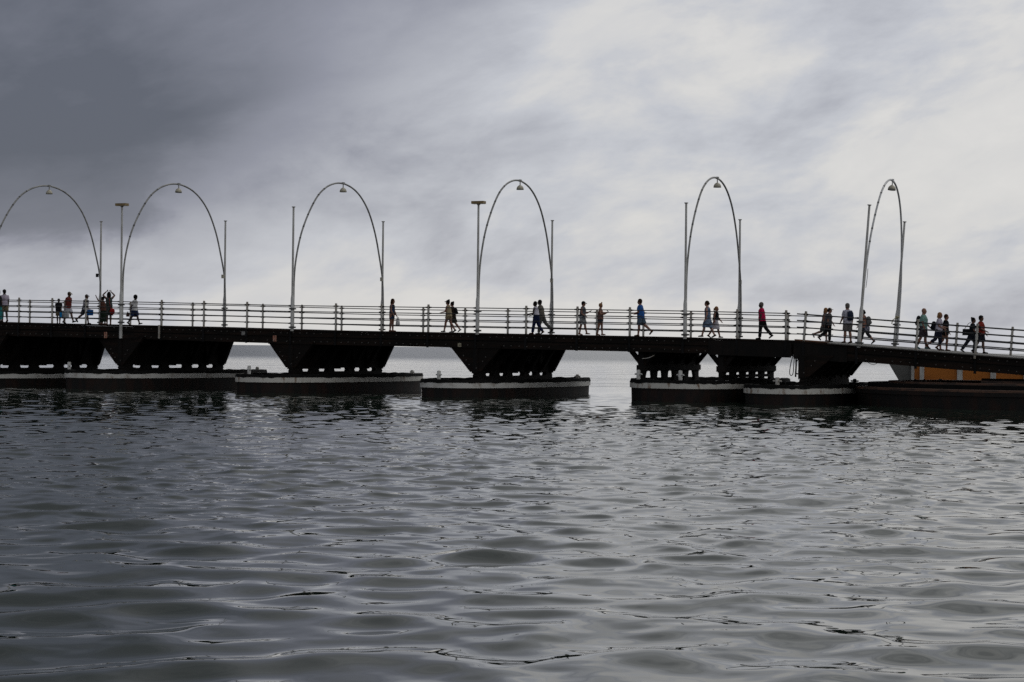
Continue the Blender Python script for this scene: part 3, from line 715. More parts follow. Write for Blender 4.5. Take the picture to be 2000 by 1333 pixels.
def remesh(o, voxel):
    md = o.modifiers.new('r', 'REMESH'); md.mode = 'VOXEL'; md.voxel_size = voxel; md.use_smooth_shade = True
    ms = o.modifiers.new('s', 'SMOOTH'); ms.factor = 0.5; ms.iterations = 1
    dg = bpy.context.evaluated_depsgraph_get()
    me = bpy.data.meshes.new_from_object(o.evaluated_get(dg)); o.modifiers.clear()
    old = o.data; o.data = me; bpy.data.meshes.remove(old)
def person(px, H, face, label, skin='fair', Y=82.5, legs=(24, 6, -20, 32), arms=((18, 20), (-18, 20)), lean=3, headp=0, yaw=0, fat=1.08,
           top=None, sleeve='short', bottom=None, bl='shorts', hair=('short', 'brown'), hat=None, shoe='black', feminine=False, bare=False, arm_out=4, top_z=0.86, zoff=0.0, inw_=None):
    x = px2x(px, Y); k = H / 1.72
    tilt = math.atan(RAMP) * 0 
    fz = 0.0 if face == 'R' else math.pi
    P_ = thing('person', (xf(x, Y) * 0 + x, Y, zd(x) + 0.002 + zoff), label, 'person', 'people walking over the footbridge', (0, 0, fz + R(yaw)))
    P_.scale = (k, k, k)
    legs = (legs[0] * .86, legs[1], legs[2] * .86, legs[3])
    TL, SL_, UA, FA = 0.43, 0.42, 0.29, 0.25
    hipz = 0.92
    def leg(a, kn, s):
        a = R(a); b = a - R(kn)
        hip = Vector((0, s * 0.088, 0)); knee = hip + Vector((math.sin(a), 0, -math.cos(a))) * TL
        ank = knee + Vector((math.sin(b), 0, -math.cos(b))) * SL_
        return hip, knee, ank, b
    Ls = [leg(legs[0], legs[1], 1), leg(legs[2], legs[3], -1)]
    feet = []
    for hip, knee, ank, b in Ls:
        pitch = min(0.0, b * 0.9) if b < -0.15 else (0.25 if b > 0.3 else 0.0)    # trailing foot points down, leading heel strikes
        fd = Vector((math.cos(pitch), 0, math.sin(pitch))); un = Vector((-math.sin(pitch), 0, math.cos(pitch)))
        heel = ank - fd * 0.055 - un * 0.075; toe = ank + fd * 0.17 - un * 0.075
        feet.append((ank, fd, un, heel, toe))
    lowest = min(min(f[3].z, f[4].z) for f in feet)
    base = Vector((0, 0, -lowest))
    pel = base
    la = R(lean)
    def T(p): # torso frame: x fwd, y left, z up from pelvis
        return pel + Vector((p[0] * math.cos(la) + p[2] * math.sin(la), p[1], -p[0] * math.sin(la) + p[2] * math.cos(la)))
    fm = feminine
    hw = 0.165 if not fm else 0.168; ww = (0.138 if not fm else 0.118); cw = (0.165 if not fm else 0.145); sw = 0.185 if not fm else 0.160
    prof = [(-0.06, 0.09, hw * .8), (0.0, 0.112, hw), (0.10, 0.112 * fat, hw * 0.97 * (fat * .5 + .5)), (0.22, 0.100 * fat ** 1.6, ww * fat), (0.34, 0.115 * fat, cw * (fat * .5 + .5)), (0.43, 0.112, cw * 1.06), (0.50, 0.085, sw * 0.86), (0.535, 0.068, 0.11), (0.57, 0.060, 0.065), (0.62, 0.056, 0.056)]
    def torso(mb, grow=0.0, z0=-9, z1=9, n=16, lower=None):
        pts, rad = [], []
        pr = [p for p in prof if z0 <= p[0] <= z1]
        for z, rx, ry in pr: pts.append(T((0.012 if 0.3 < z < 0.5 else 0, 0, z))); rad.append((rx + grow, ry + grow))
        mb.tube(pts, rad, n, ref=(1, 0, 0))
    body = MB(); torso(body)
    hc = T((0.03, 0, 0.692)); hp = R(headp)
    Hr = Matrix.Rotation(-hp * -1, 3, 'Y')
    def Hd(p): return hc + Hr @ Vector(p)
    # head: skull, jaw, nose, ears
    body.ellipsoid(hc + Vector((-0.008, 0, 0.018)), (0.106, 0.084, 0.112), 14, 10)
    body.ellipsoid(Hd((0.028, 0, -0.055)), (0.074, 0.062, 0.076), 12, 8)
    body.tube([Hd((0.088, 0, 0.012)), Hd((0.116, 0, -0.022)), Hd((0.09, 0, -0.032))], [0.011, 0.017, 0.014], 6)
    for s in (-1, 1): body.ellipsoid(Hd((-0.008, s * 0.078, -0.01)), (0.022, 0.012, 0.034), 8, 6)
    body.tube([T((0.0, 0, 0.52)), T((0.012, 0, 0.57)), Hd((-0.012, 0, -0.05))], [0.072, 0.062, 0.062], 10)
    for (hip, knee, ank, b), (an, fd, un, heel, toe) in zip(Ls, feet):
        hip, knee, ank = hip + base, knee + base, ank + base
        m1 = hip.lerp(knee, 0.35); c1 = knee.lerp(ank, 0.3) - Vector((0.015, 0, 0)); 
        f_ = 0.5 + fat * .5
        body.tube([hip + Vector((0, 0, .03)), m1, hip.lerp(knee, .75), knee, c1, knee.lerp(ank, .7), ank, ank - un * 0.05], [0.104 * f_, 0.096 * f_, 0.075, 0.063, 0.066, 0.050, 0.043, 0.045], 12)
        body.tube([heel + base + un * 0.035 , ank - un * 0.04 + fd * 0.05, toe + base + un * 0.022], [0.034, 0.042, 0.026], 8)
    hands = []
    for s, (sa, eb) in zip((1, -1), arms):
        sa_, fb = R(sa), R(sa + eb); ao = R(arm_out)
        sh = T((0.0, s * (sw - 0.012), 0.465))
        el_ = sh + Vector((math.sin(sa_) * math.cos(ao), s * math.sin(ao), -math.cos(sa_) * math.cos(ao))) * UA
        inw = inw_ if inw_ is not None else (-0.25 if abs(sa + eb) > 60 and sa < 90 else -0.02)
        fdv = Vector((math.sin(fb), s * inw, -math.cos(fb))).normalized()
        wr = el_ + fdv * FA
        body.tube([sh, sh.lerp(el_, .35), el_, el_.lerp(wr, .3), wr], [0.062, 0.055 * (.6 + .4 * fat), 0.045, 0.045, 0.032], 10)
        body.tube([wr, wr + fdv * 0.05, wr + fdv * 0.085], [(0.022, 0.028), (0.018, 0.036), (0.014, 0.036)], 8, ref=(0, 1, 0))
        hands.append((wr, fdv, s))
    bo = body.build('body', SKIN[skin], P_); remesh(bo, 0.020)
    # fingers: five unequal, slightly curled, rooted in the palm
    fb_ = MB()
    fv, ff = [], []
    for wr, fdv, s in hands:
        side = Vector((0, 1, 0)) - fdv * fdv.y; side = side.normalized(); nrm = fdv.cross(side)
        for i, (off_, ln) in enumerate(((-0.027, .058), (-0.009, .072), (0.009, .068), (0.027, .052))):
            r0 = wr + fdv * 0.078 + side * off_
            fb_.tube([r0, r0 + fdv * ln * .5 + nrm * 0.006 * s, r0 + fdv * ln * .85 + nrm * 0.022 * s], [0.0092, 0.0085, 0.0065], 6)
        r0 = wr + fdv * 0.03 + side * -0.024
        fb_.tube([r0, r0 - side * 0.03 + fdv * 0.03, r0 - side * 0.034 + fdv * 0.06], [0.011, 0.0095, 0.007], 6)
    bm = bmesh.new(); bm.from_mesh(bo.data); tmp = fb_.mesh('tmp', SKIN[skin]); bm.from_mesh(tmp); bm.to_mesh(bo.data); bm.free(); bpy.data.meshes.remove(tmp)
    fc = MB()
    for s in (-1, 1): fc.ellipsoid(Hd((0.083, s * 0.030, 0.012)), (0.010, 0.013, 0.008), 8, 6)
    fc.ellipsoid(Hd((0.088, 0, -0.066)), (0.010, 0.022, 0.006), 8, 6)
    fc.build('face', mat('face_dark', (0.03, 0.015, 0.012), 0.4), P_)
    # shoes
    for an, fd, un, heel, toe in feet:
        mb = MB(); a0 = an + base
        mb.tube([heel + base + un * 0.045, a0 - un * 0.030 + fd * 0.01, a0 - un * 0.042 + fd * 0.09, toe + base + un * 0.03, toe + base + un * 0.026 + fd * .022], [(0.036, 0.036), (0.048, 0.045), (0.036, 0.046), (0.028, 0.044), (0.012, 0.022)], 10, ref=(0, 0, 1))
        mb.box(((heel + toe) / 2 + base + un * 0.012 + fd * .005), (0.25, 0.08, 0.024), rot=Matrix.Rotation(-math.atan2(fd.z, fd.x), 3, 'Y'))
        mb.build('shoe', SHOE[shoe], P_)
    # lower garment
    if bottom is not None:
        g = 0.014
        mb = MB()
        if bl in ('shorts', 'trousers', 'capri', 'brief'):
            fr = {'brief': 0.42, 'shorts': 0.88, 'capri': 1.45, 'trousers': 1.93}[bl]
            torso(mb, g, -0.07, 0.12)
            for hip, knee, ank, b in Ls:
                hip, knee, ank = hip + base, knee + base, ank + base
                f_ = 0.5 + fat * .5
                flare = 0.048 if bl == 'shorts' else 0.028
                if fr <= 1: mb.tube([hip + Vector((0, 0, .05)), hip.lerp(knee, fr * .4), hip.lerp(knee, fr)], [0.124 * f_, 0.116 * f_, (0.070 + (1 - fr) * .035) + flare], 12)
                else: mb.tube([hip + Vector((0, 0, .05)), hip.lerp(knee, .4), knee, knee.lerp(ank, min(.45, fr - 1)), knee.lerp(ank, fr - 1)], [0.124 * f_, 0.115 * f_, 0.086, 0.082, 0.066 if bl == 'capri' else 0.076], 12)
            mb.build('trousers' if bl in ('trousers', 'capri') else 'shorts', bottom, P_)
        else:
            zl, fl = {'skirt': (-0.42, 1.32), 'dress': (-0.44, 1.42), 'long': (-0.76, 1.5), 'tunic': (-0.26, 1.12)}[bl]
            z_top = 0.13 if bl in ('skirt', 'long') else 0.50
            rows = [p for p in prof if 0.0 <= p[0] <= z_top]
            mx = (Ls[0][1].x + Ls[1][1].x) / 2
            spread = abs(Ls[0][1].x - Ls[1][1].x) / 2
            pts = [pel + Vector((mx * 0.8 * -zl / 0.43, 0, zl)), pel + Vector((mx * .4, 0, zl * .5))]; rad = [(0.10 * fl + spread * .85, hw * fl), (0.12 * fl + spread * .45, hw * (0.5 + fl / 2))]
            for z, rx, ry in rows: pts.append(T((0, 0, z))); rad.append((rx + g + 0.006, ry + g + 0.006))
            mb.tube(pts, rad, 18, ref=(1, 0, 0))
            mb.build('skirt' if z_top < .3 else 'dress', bottom, P_)
    if top is not None:
        mb = MB(); z0 = top_z - 0.92
        pts, rad = [], []
        rows = [p for p in prof if p[0] >= 0.0 and p[0] <= (0.55 if not bare else 0.42)]
        if z0 < 0: pts.append(T((0, 0, z0))); rad.append((0.168 * (.5 + .5 * fat), hw + 0.060))
        for z, rx, ry in rows:
            if z < z0: continue
            pts.append(T((0.012 if 0.3 < z < 0.5 else 0, 0, z))); rad.append((rx + (0.050 if z < .15 else 0.034 if z < .4 else .024), ry + (0.046 if z < .15 else 0.032 if z < 0.4 else 0.022 if z < 0.5 else 0.006)))
        mb.tube(pts, rad, 18, ref=(1, 0, 0))
        if sleeve != 'none':
            for s, (sa, eb) in zip((1, -1), arms):
                sa_, fb2 = R(sa), R(sa + eb); ao = R(arm_out)
                sh = T((0.0, s * (sw - 0.012), 0.465)); el_ = sh + Vector((math.sin(sa_) * math.cos(ao), s * math.sin(ao), -math.cos(sa_) * math.cos(ao))) * UA
                p3 = [sh + (sh - el_).normalized() * 0.03, sh.lerp(el_, .3), sh.lerp(el_, .72 if sleeve == 'short' else 1.0)]; rr = [0.066, 0.078, 0.076 if sleeve == 'short' else 0.058]
                if sleeve == 'long':
                    wr = el_ + Vector((math.sin(fb2), 0, -math.cos(fb2))) * FA; p3.append(wr); rr.append(0.038)
                mb.tube(p3, rr, 10)
        mb.build('shirt' if not bare else 'strapless_top', top, P_)
    # hair and hats
    if hair:
        st, hcn = hair; hm = HAIRM[hcn]; mb = MB()
        if st != 'bald':
            big = {'afro': 0.035}.get(st, 0.010)
            mb.ellipsoid(hc + Vector((-0.022, 0, 0.035)), (0.104 + big * .6, 0.086 + big, 0.100 + big), 14, 10)
            mb.ellipsoid(Hd((-0.052, 0, -0.02)), (0.066 + big * .5, 0.080 + big * .6, 0.085), 12, 8)
        if st in ('long', 'bob'):
            L_ = 0.30 if st == 'long' else 0.13
            mb.tube([Hd((-0.04, 0, 0.05)), Hd((-0.075, 0, -0.05)), Hd((-0.085, 0, -0.10)), Hd((-0.10, 0, -L_))], [(0.07, 0.085), (0.065, 0.095), (0.06, 0.10 if st == 'bob' else 0.09), (0.02 if st == 'long' else 0.045, 0.06 if st == 'long' else 0.085)], 12, ref=(1, 0, 0))
            for s in (-1, 1): mb.tube([Hd((0.02, s * 0.072, 0.05)), Hd((0.015, s * 0.086, -0.05)), Hd((-0.02, s * 0.085, -L_ * .7))], [0.03, 0.032, 0.015], 8)
        if st == 'bun': mb.ellipsoid(Hd((-0.09, 0, 0.11)), (0.052, 0.05, 0.055), 10, 8)
        if st == 'topbun': mb.ellipsoid(Hd((-0.02, 0, 0.155)), (0.038, 0.04, 0.05), 10, 8)
        if st == 'pony': mb.tube([Hd((-0.10, 0, 0.05)), Hd((-0.15, 0, 0.0)), Hd((-0.15, 0, -0.12)), Hd((-0.13, 0, -0.2))], [0.028, 0.04, 0.034, 0.01], 8)
        if st == 'low': mb.ellipsoid(Hd((-0.10, 0, -0.01)), (0.06, 0.062, 0.06), 10, 8)
        if mb.v: mb.build('hair', hm, P_)
    if hat:
        hk, hmt = hat; mb = MB()
        mb.ellipsoid(hc + Vector((-0.014, 0, 0.058)), (0.108, 0.088, 0.082), 14, 8)
        if hk in ('cap', 'visor'): mb.prism([Hd((0.06, 0.07, 0.052)), Hd((0.13, 0.065, 0.045)), Hd((0.165, 0.035, 0.036)), Hd((0.172, 0, 0.034)), Hd((0.165, -0.035, 0.036)), Hd((0.13, -0.065, 0.045)), Hd((0.06, -0.07, 0.052))], (0, 0, 0.024))
        mb.build('cap', hmt, P_)
    P_['_k'] = k
    info = dict(P=P_, k=k, T=T, hands=hands, hc=hc, fz=fz + R(yaw), loc=Vector(P_.location))
    del P_['_k']
    return info
def to_world(info, p):
    return info['loc'] + Matrix.Rotation(info['fz'], 3, 'Z') @ (Vector(p) * info['k'])
def backpack(info, m_, label, size=(0.17, 0.29, 0.40), z=0.27):
    T = info['T']; c = T((-0.115 - size[0] / 2, 0, z)); t = thing('backpack', to_world(info, c), label, 'backpack', 'backpacks worn on the bridge', (0, 0, info['fz']))
    t.scale = (info['k'],) * 3
    mb = MB(); sx, sy, sz = size
    mb.tube([(0, 0, -sz / 2), (0, 0, -sz / 2 + 0.04), (-0.012, 0, -0.05), (-0.005, 0, sz * .25), (0.01, 0, sz * .42), (0.02, 0, sz / 2)], [(sx * .36, sy * .4), (sx * .5, sy * .5), (sx * .55, sy * .52), (sx * .5, sy * .48), (sx * .38, sy * .38), (sx * .12, sy * .16)], 14, ref=(1, 0, 0))
    mb.build('pack_body', m_, t)
    mb = MB(); mb.tube([(-sx * .5, 0, -sz * .40), (-sx * .56, 0, -sz * .22), (-sx * .5, 0, 0.0)], [(0.03, sy * .3), (0.05, sy * .38), (0.02, sy * .3)], 10, ref=(1, 0, 0)); mb.build('front_pocket', m_, t)
    for s in (-1, 1):
        mb = MB(); mb.tube([(sx * .45, s * .09, sz * .35), (sx * .5 + .10, s * .10, sz * .5 + .03), (sx * .5 + .225, s * .10, sz * .3), (sx * .5 + .235, s * .11, 0.0), (sx * .5 + .12, s * .165, -sz * .3), (sx * .45, s * .12, -sz * .4)], 0.016, 6); mb.build('strap', m_, t)
    return t
def bag(info, hand, m_, label, size=(0.30, 0.10, 0.34), drop=0.10, name='bag', soft=False, fwd_off=0.0, group='bags carried over the bridge'):
    wr, fdv, s = info['hands'][hand]; hp = wr + fdv * 0.10
    t = thing(name, to_world(info, hp + Vector((fwd_off, 0, 0))), label, 'bag', group, (0, 0, info['fz'])); t.scale = (info['k'],) * 3
    sx, sy, sz = size; mb = MB()
    z1 = -drop; z0 = -drop - sz
    if soft: mb.tube([(0, 0, z0), (0, 0, z0 + .03), (0, 0, z0 + sz * .35), (0, 0, z1 - .05), (0, 0, z1)], [(sx * .36, sy * .4), (sx * .5, sy * .5), (sx * .48, sy * .5), (sx * .3, sy * .35), (sx * .08, sy * .2)], 12, ref=(1, 0, 0))
    else: mb.tube([(0, 0, z0), (0.0, 0, z0 + 0.02), (0, 0, z0 + sz * .5), (0, 0, z1)], [(sx * .60, sy * .60), (sx * .66, sy * .7), (sx * .69, sy * .62), (sx * .70, sy * .45)], 4, ref=(0.7071, 0.7071, 0), smooth=False) if False else mb.box((0, 0, (z0 + z1) / 2), (sx, sy, sz), taper=1.06)
    mb.build('bag_body', m_, t)
    for q in (-1, 1):
        mb = MB(); mb.tube([(-sx * .22, q * sy * .3, z1 - 0.01), (-sx * .12, q * sy * .12, -drop * .35), (0, 0, 0.0), (sx * .12, q * sy * .12, -drop * .35), (sx * .22, q * sy * .3, z1 - 0.01)], 0.009, 5); mb.build('handle', m_, t)
    return t

c = cloth
white_t = c('white', (0.62, 0.62, 0.62)); navy = c('navy', (0.014, 0.018, 0.045)); blackc = c('black', (0.010, 0.010, 0.012)); khaki = c('khaki', (0.17, 0.14, 0.09)); greyc = c('grey', (0.16, 0.16, 0.17))
STAND = (4, 3, -4, 4); REL = ((6, 14), (-4, 12)); PHONE = ((22, 88), (18, 92))
WALK = (24, 6, -18, 30); WALK2 = (26, 4, -24, 26)
p = person(-3, 1.62, 'L', 'person at the left picture edge with dark top and long teal skirt', 'brown', Y=82.0, legs=STAND, top=blackc, bottom=c('teal', (0.03, 0.20, 0.21)), bl='long', hair=('bun', 'black'), feminine=True)
p = person(8, 1.70, 'L', 'man seen from behind in lilac tee and dark cap at the left picture edge', 'dark', Y=83.0, legs=(6, 4, -12, 10), yaw=-35, top=c('lilac', (0.44, 0.39, 0.47)), bottom=khaki, hat=('cap', blackc), hair=('short', 'black'), shoe='brown')
p = person(114, 1.27, 'R', 'short person in black top and khaki shorts holding a bright blue bag', 'dark', Y=82.4, legs=STAND, yaw=-60, top=blackc, bottom=khaki, fat=1.12, hair=('short', 'black'))
bag(p, 0, c('blue_bag', (0.01, 0.22, 0.55)), 'bright blue square bag held low by the short person in black', (0.34, 0.12, 0.36), 0.06)
p = person(132, 1.62, 'R', 'man in rust red shirt, tan cap and white shorts striding right', 'brown', Y=82.8, legs=(26, 4, -10, 12), lean=6, headp=18, top=c('rust', (0.16, 0.035, 0.03)), bottom=c('white_shorts', (0.50, 0.50, 0.55)), hat=('cap', c('tan_cap', (0.26, 0.23, 0.18))), fat=1.15, arms=((-6, 10), (-14, 14)), shoe='black')
bag(p, 1, c('white_bag', (0.55, 0.56, 0.56)), 'pale grey carrier bag behind the man in rust red shirt', (0.40, 0.14, 0.42), 0.05)
p = person(166, 1.52, 'R', 'man in grey tee and cap striding right with a blue box bag held forward', 'brown', Y=82.5, legs=(14, 3, -30, 30), lean=6, headp=10, top=c('pale_grey', (0.38, 0.37, 0.41)), bottom=c('slate', (0.03, 0.035, 0.05)), bl='shorts', hat=('cap', greyc), arms=((-12, 12), (22, 26)))
bag(p, 1, c('deep_blue_bag', (0.01, 0.10, 0.32)), 'deep blue box bag carried in front of the man in grey tee', (0.34, 0.14, 0.33), 0.04, fwd_off=0.05)
p = person(201, 1.40, 'L', 'woman with one hand up in dark green dress below the left white pole', 'brown', Y=82.2, legs=STAND, top=c('brown_top', (0.09, 0.04, 0.03)), sleeve='none', bottom=c('dark_green', (0.012, 0.022, 0.014)), bl='long', hair=('bun', 'black'), arms=((118, 28), (30, 60)), feminine=True, fat=1.1, shoe='tan')
p = person(212, 1.66, 'L', 'woman in grey patterned dress with both arms raised to her head', 'brown', Y=82.8, legs=STAND, yaw=-50, bottom=c('grey_print', (0.07, 0.075, 0.08), (0.015, 0.03, 0.02), 14), bl='dress', hair=('long', 'black'), arms=((142, 30), (138, 34)), arm_out=34, inw_=-1.0, feminine=True, fat=1.2, shoe='tan')
b_ = thing('bag', (p['loc'].x + 0.28, p['loc'].y - 0.1, p['loc'].z + 0.62), 'round red shoulder bag at the hip of the woman with raised arms', 'bag', 'bags carried over the bridge')
mb = MB(); mb.ellipsoid((0, 0, 0.05), (0.15, 0.08, 0.17), 14, 10); mb.build('bag_body', c('red_bag', (0.36, 0.03, 0.03)), b_)
mb = MB(); mb.tube([(-0.1, 0, 0.17), (-0.16, 0, 0.45), (-0.2, 0, 0.75)], 0.012, 5); mb.build('strap', c('red_bag', (0.36, 0.03, 0.03)), b_)
p = person(262, 1.52, 'R', 'young person in white tee and navy shorts striding right with bags in hand', 'dark', Y=82.5, legs=(24, 2, -16, 24), lean=4, headp=12, top=white_t, bottom=c('navy_shorts', (0.02, 0.035, 0.09)), hair=('afro', 'black'), arms=((-20, 8), (-24, 10)), feminine=True)
bag(p, 1, c('brown_bag', (0.06, 0.03, 0.025)), 'dark brown bag held behind the young person in white tee', (0.22, 0.12, 0.26), 0.03, soft=True, fwd_off=-0.18)
bag(p, 0, c('pale_pink_bag', (0.45, 0.38, 0.38)), 'pale crumpled carrier bag at the knee of the young person in white tee', (0.30, 0.14, 0.26), 0.03, soft=True, fwd_off=0.08)
p = person(765, 1.55, 'R', 'long haired woman in dark blue tunic standing beside the right pole of the third arch', 'tan', legs=(2, 2, -3, 3), lean=2, top=None, bottom=c('dark_blue', (0.012, 0.020, 0.035), (0.02, 0.04, 0.09), 5), bl='tunic', hair=('long', 'brown'), arms=((8, 20), (4, 30)), feminine=True, shoe='tan')
bag(p, 0, white_t, 'white carrier bag hanging from the hand of the woman in dark blue tunic', (0.26, 0.14, 0.42), 0.06, soft=True, fwd_off=0.05)
p = person(884, 1.45, 'L', 'second walker half hidden behind the woman with white visor', 'tan', Y=83.4, legs=(12, 20, -22, 20), top=c('dark_brown', (0.03, 0.02, 0.016)), bottom=c('olive', (0.05, 0.045, 0.035)), hair=('bun', 'black'), feminine=True, shoe='white')
backpack(p, blackc, 'black backpack on the walker behind the woman with visor', (0.16, 0.28, 0.36))
p = person(876, 1.52, 'L', 'woman in white visor and cream top walking left on the middle of the bridge', 'tan', Y=82.2, legs=(22, 8, -14, 22), lean=4, headp=6, top=c('cream_top', (0.33, 0.27, 0.17)), sleeve='none', bottom=c('sand', (0.24, 0.19, 0.12)), bl='brief', hat=('visor', white_t), hair=('bun', 'black'), arms=((20, 60), (-10, 20)), feminine=True)
p = person(1057, 1.60, 'L', 'man in khaki shirt leaning forward behind the woman in white tank top', 'dark', Y=83.0, legs=(10, 4, -34, 20), lean=7, top=c('khaki_shirt', (0.13, 0.12, 0.10)), bottom=c('stone', (0.10, 0.10, 0.09)), bl='trousers', hair=('short', 'black'))
p = person(1047, 1.51, 'L', 'woman in white tank top and navy jeans walking left before the man in khaki', 'dark', Y=82.2, legs=(16, 4, -14, 24), lean=5, top=c('white_tank', (0.58, 0.56, 0.64)), sleeve='none', bottom=c('jeans', (0.012, 0.018, 0.06)), bl='trousers', hair=('short', 'black'), arms=((14, 70), (10, 60)), feminine=True, shoe='brown', top_z=0.98)
p = person(1137, 1.52, 'R', 'man in grey tank top, cap and pale shorts looking at something in his hand', 'tan', legs=(18, 2, -6, 6), lean=3, headp=14, top=c('steel', (0.11, 0.12, 0.135)), sleeve='none', bottom=c('pale_shorts', (0.36, 0.37, 0.38)), hat=('cap', blackc), hair=('short', 'black'), arms=((20, 92), (0, 60)), shoe='tan')
p = person(1172, 1.44, 'R', 'blonde woman with top bun in strapless top reading her phone', 'tan', legs=(10, 6, -6, 8), lean=0, headp=22, top=c('taupe', (0.16, 0.09, 0.075)), bare=True, sleeve='none', bottom=c('dark_shorts', (0.045, 0.055, 0.07)), bl='brief', hair=('topbun', 'blonde'), arms=((24, 92), (20, 96)), feminine=True, shoe='tan')
ph = thing('phone', to_world(p, p['hands'][0][0] + p['hands'][0][1] * 0.12), 'small dark phone in the hands of the blonde woman with bun', 'phone', 'phones in hand', (0, R(-40), p['fz']))
mb = MB(); mb.box((0, -0.04, 0.02), (0.012, 0.075, 0.14)); mb.build('phone_case', blackc, ph)
p = person(1251, 1.68, 'L', 'man in bright blue tee and blue grey shorts walking left', 'tan', legs=(8, 2, -26, 30), lean=3, headp=4, top=c('blue', (0.025, 0.11, 0.36)), bottom=c('blue_grey', (0.09, 0.135, 0.19)), hair=('short', 'brown'), arms=((10, 72), (4, 74)), shoe='brown')
ph = thing('phone', to_world(p, p['hands'][0][0] + p['hands'][0][1] * 0.12), 'small dark phone in the hand of the man in blue tee', 'phone', 'phones in hand', (0, R(-60), p['fz']))
mb = MB(); mb.box((0, -0.04, 0.02), (0.012, 0.075, 0.14)); mb.build('phone_case', blackc, ph)
p = person(1397, 1.41, 'R', 'child in black vest and white skirt trotting behind the woman in blue print dress', 'tan', Y=83.2, legs=(20, 4, -18, 20), lean=3, top=blackc, sleeve='none', bottom=c('white_skirt', (0.52, 0.50, 0.55)), bl='skirt', hair=('pony', 'blonde'), arms=((20, 20), (-10, 20)), feminine=True, shoe='black', top_z=1.0)
p = person(1382, 1.62, 'L', 'woman in loose blue print dress walking left with low bun', 'fair', Y=82.2, legs=(22, 4, -16, 16), lean=3, headp=6, bottom=c('blue_print', (0.16, 0.21, 0.29), (0.06, 0.09, 0.15), 9), bl='dress', hair=('low', 'brown'), arms=((-6, 24), (6, 20)), feminine=True, fat=1.12, shoe='black')
p = person(1488, 1.62, 'L', 'bald man in hot pink shirt and black trousers walking left', 'dark', legs=(8, 2, -26, 18), lean=3, headp=6, top=c('hot_pink', (0.46, 0.012, 0.075)), bottom=blackc, bl='trousers', hair=('short', 'grey'), arms=((-4, 12), (8, 12)), shoe='black')
p = person(1610, 1.46, 'R', 'woman with long fair hair in grey vest and shorts walking right past the hinge', 'tan', Y=82.9, legs=(12, 10, -22, 54), lean=4, top=c('grey_vest', (0.10, 0.10, 0.11)), sleeve='none', bottom=c('grey_shorts', (0.07, 0.075, 0.075)), bl='skirt', hair=('long', 'blonde'), arms=((12, 30), (-10, 20)), feminine=True, shoe='white')
p = person(1618, 1.46, 'R', 'walker in grey cap and black trousers overlapping the fair haired woman', 'tan', Y=82.2, legs=(6, 6, -20, 36), lean=3, headp=4, top=c('dark_grey', (0.08, 0.08, 0.085)), bottom=blackc, bl='trousers', hat=('cap', c('beige_cap', (0.25, 0.22, 0.18))), hair=('low', 'black'), arms=((10, 24), (-4, 10)), feminine=True)
p = person(1655, 1.70, 'L', 'man in white cap and navy and white tee standing still with his back turned', 'tan', legs=(8, 2, -8, 4), yaw=-40, lean=1, top=c('white_navy', (0.46, 0.46, 0.54)), bottom=c('mid_grey', (0.15, 0.14, 0.14)), hat=('beanie', c('white_cap', (0.48, 0.48, 0.46))), hair=('short', 'grey'), shoe='brown')
backpack(p, c('dark_blue_pack', (0.018, 0.026, 0.05)), 'dark blue backpack on the man in white cap', (0.18, 0.30, 0.42))
p = person(1688, 1.50, 'L', 'woman with cap and shirt tied round her waist walking behind the leaning pole', 'tan', legs=(14, 4, -26, 20), lean=5, top=c('peach', (0.30, 0.15, 0.11)), sleeve='none', bottom=c('charcoal', (0.035, 0.035, 0.04)), bl='capri', hat=('cap', greyc), hair=('low', 'black'), feminine=True)
backpack(p, c('grey_pack', (0.12, 0.125, 0.125)), 'grey backpack on the woman behind the leaning pole', (0.22, 0.32, 0.42))
mb = MB(); T = p['T']
mb.tube([T((-0.10, 0, -0.24)), T((-0.10, 0, -0.1)), T((-0.04, 0, 0.06))], [(0.14, 0.2), (0.17, 0.21), (0.13, 0.175)], 14, ref=(1, 0, 0)); o = mb.build('tied_shirt', c('plaid', (0.20, 0.20, 0.24), (0.06, 0.06, 0.08), 12), p['P'])
p = person(1803, 1.72, 'R', 'heavy man in mint shirt and teal shoes with a dark backpack walking down the ramp', 'tan', legs=(12, 6, -12, 14), lean=0, top=c('mint', (0.21, 0.36, 0.32)), bottom=c('dark_plum', (0.06, 0.05, 0.06)), hair=('bald', 'grey'), fat=1.3, arms=((14, 30), (0, 20)), shoe='teal')
backpack(p, c('black_pack', (0.018, 0.018, 0.022)), 'black backpack on the man in mint shirt', (0.18, 0.30, 0.46))
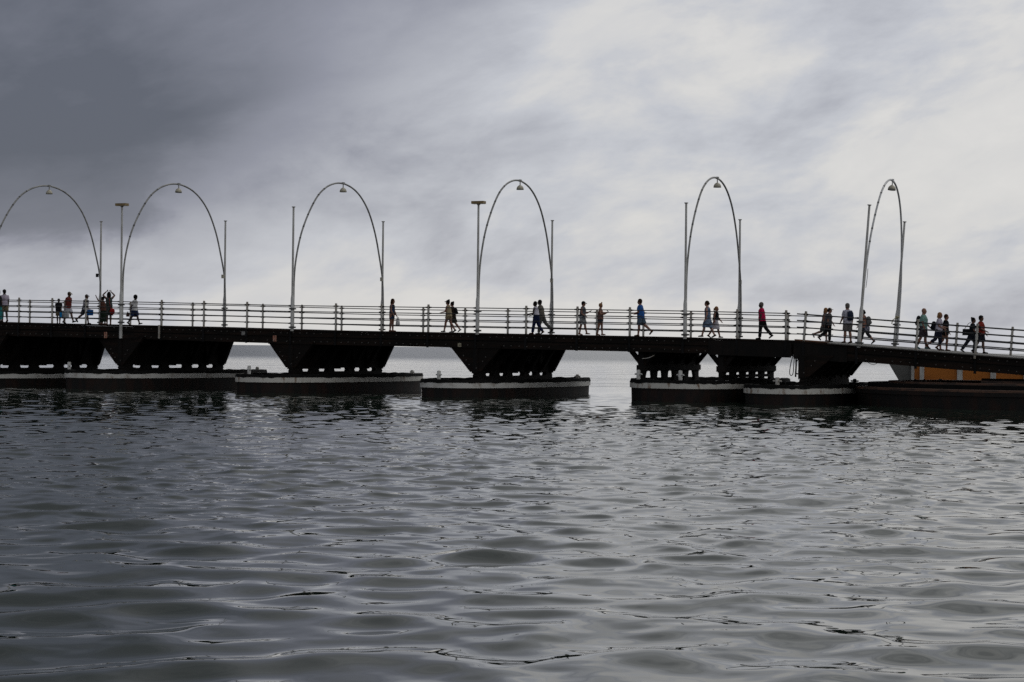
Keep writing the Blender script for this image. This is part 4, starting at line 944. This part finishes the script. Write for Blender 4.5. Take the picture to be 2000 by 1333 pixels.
p = person(1833, 1.60, 'R', 'blonde woman in white tee and navy capri trousers walking down the ramp', 'tan', Y=82.2, legs=(8, 4, -22, 36), lean=3, headp=6, top=c('lavender_white', (0.50, 0.47, 0.56)), bottom=c('navy_capri', (0.018, 0.020, 0.038)), bl='capri', hair=('bob', 'blonde'), arms=((10, 70), (6, 60)), feminine=True, shoe='brown')
backpack(p, c('black_pack2', (0.010, 0.011, 0.016)), 'black round backpack on the blonde woman in white tee', (0.22, 0.30, 0.40), 0.20)
p = person(1846, 1.55, 'R', 'person in black shirt and short shorts beside the blonde woman', 'tan', Y=82.9, legs=(12, 14, -16, 26), lean=2, headp=6, top=blackc, bottom=c('black_shorts', (0.02, 0.018, 0.018)), bl='brief', hair=('short', 'brown'), arms=((6, 20), (-6, 20)), shoe='brown', top_z=0.80)
p = person(1898, 1.50, 'R', 'woman with high dark bun dressed in black striding down the ramp', 'brown', Y=82.2, legs=(22, 26, -34, 6), lean=4, top=c('ink', (0.014, 0.016, 0.022)), sleeve='short', bottom=c('ink_trousers', (0.016, 0.018, 0.028)), bl='trousers', hair=('bun', 'black'), arms=((-12, 30), (20, 40)), feminine=True)
b_ = thing('bag', to_world(p, p['T']((-0.22, -0.16, 0.10))), 'black square shoulder bag behind the woman with high bun', 'bag', 'bags carried over the bridge')
mb = MB(); mb.box((0, 0, 0), (0.36, 0.13, 0.27), taper=0.92); mb.build('bag_body', blackc, b_)
mb = MB(); mb.tube([(-0.1, 0, 0.13), (0.06, 0.02, 0.36), (0.16, 0.04, 0.42)], 0.012, 5); mb.build('strap', blackc, b_)
p = person(1915, 1.60, 'R', 'man in red shirt and dark shorts behind the white ramp post', 'brown', Y=82.9, legs=(14, 6, -14, 22), lean=0, headp=2, yaw=-14, top=c('brick_red', (0.22, 0.028, 0.02)), bottom=c('dark_blue_shorts', (0.018, 0.02, 0.03)), hat=('beanie', c('grey_band_cap', (0.05, 0.045, 0.045))), hair=('short', 'black'), fat=1.28, arms=((6, 30), (24, 40)))
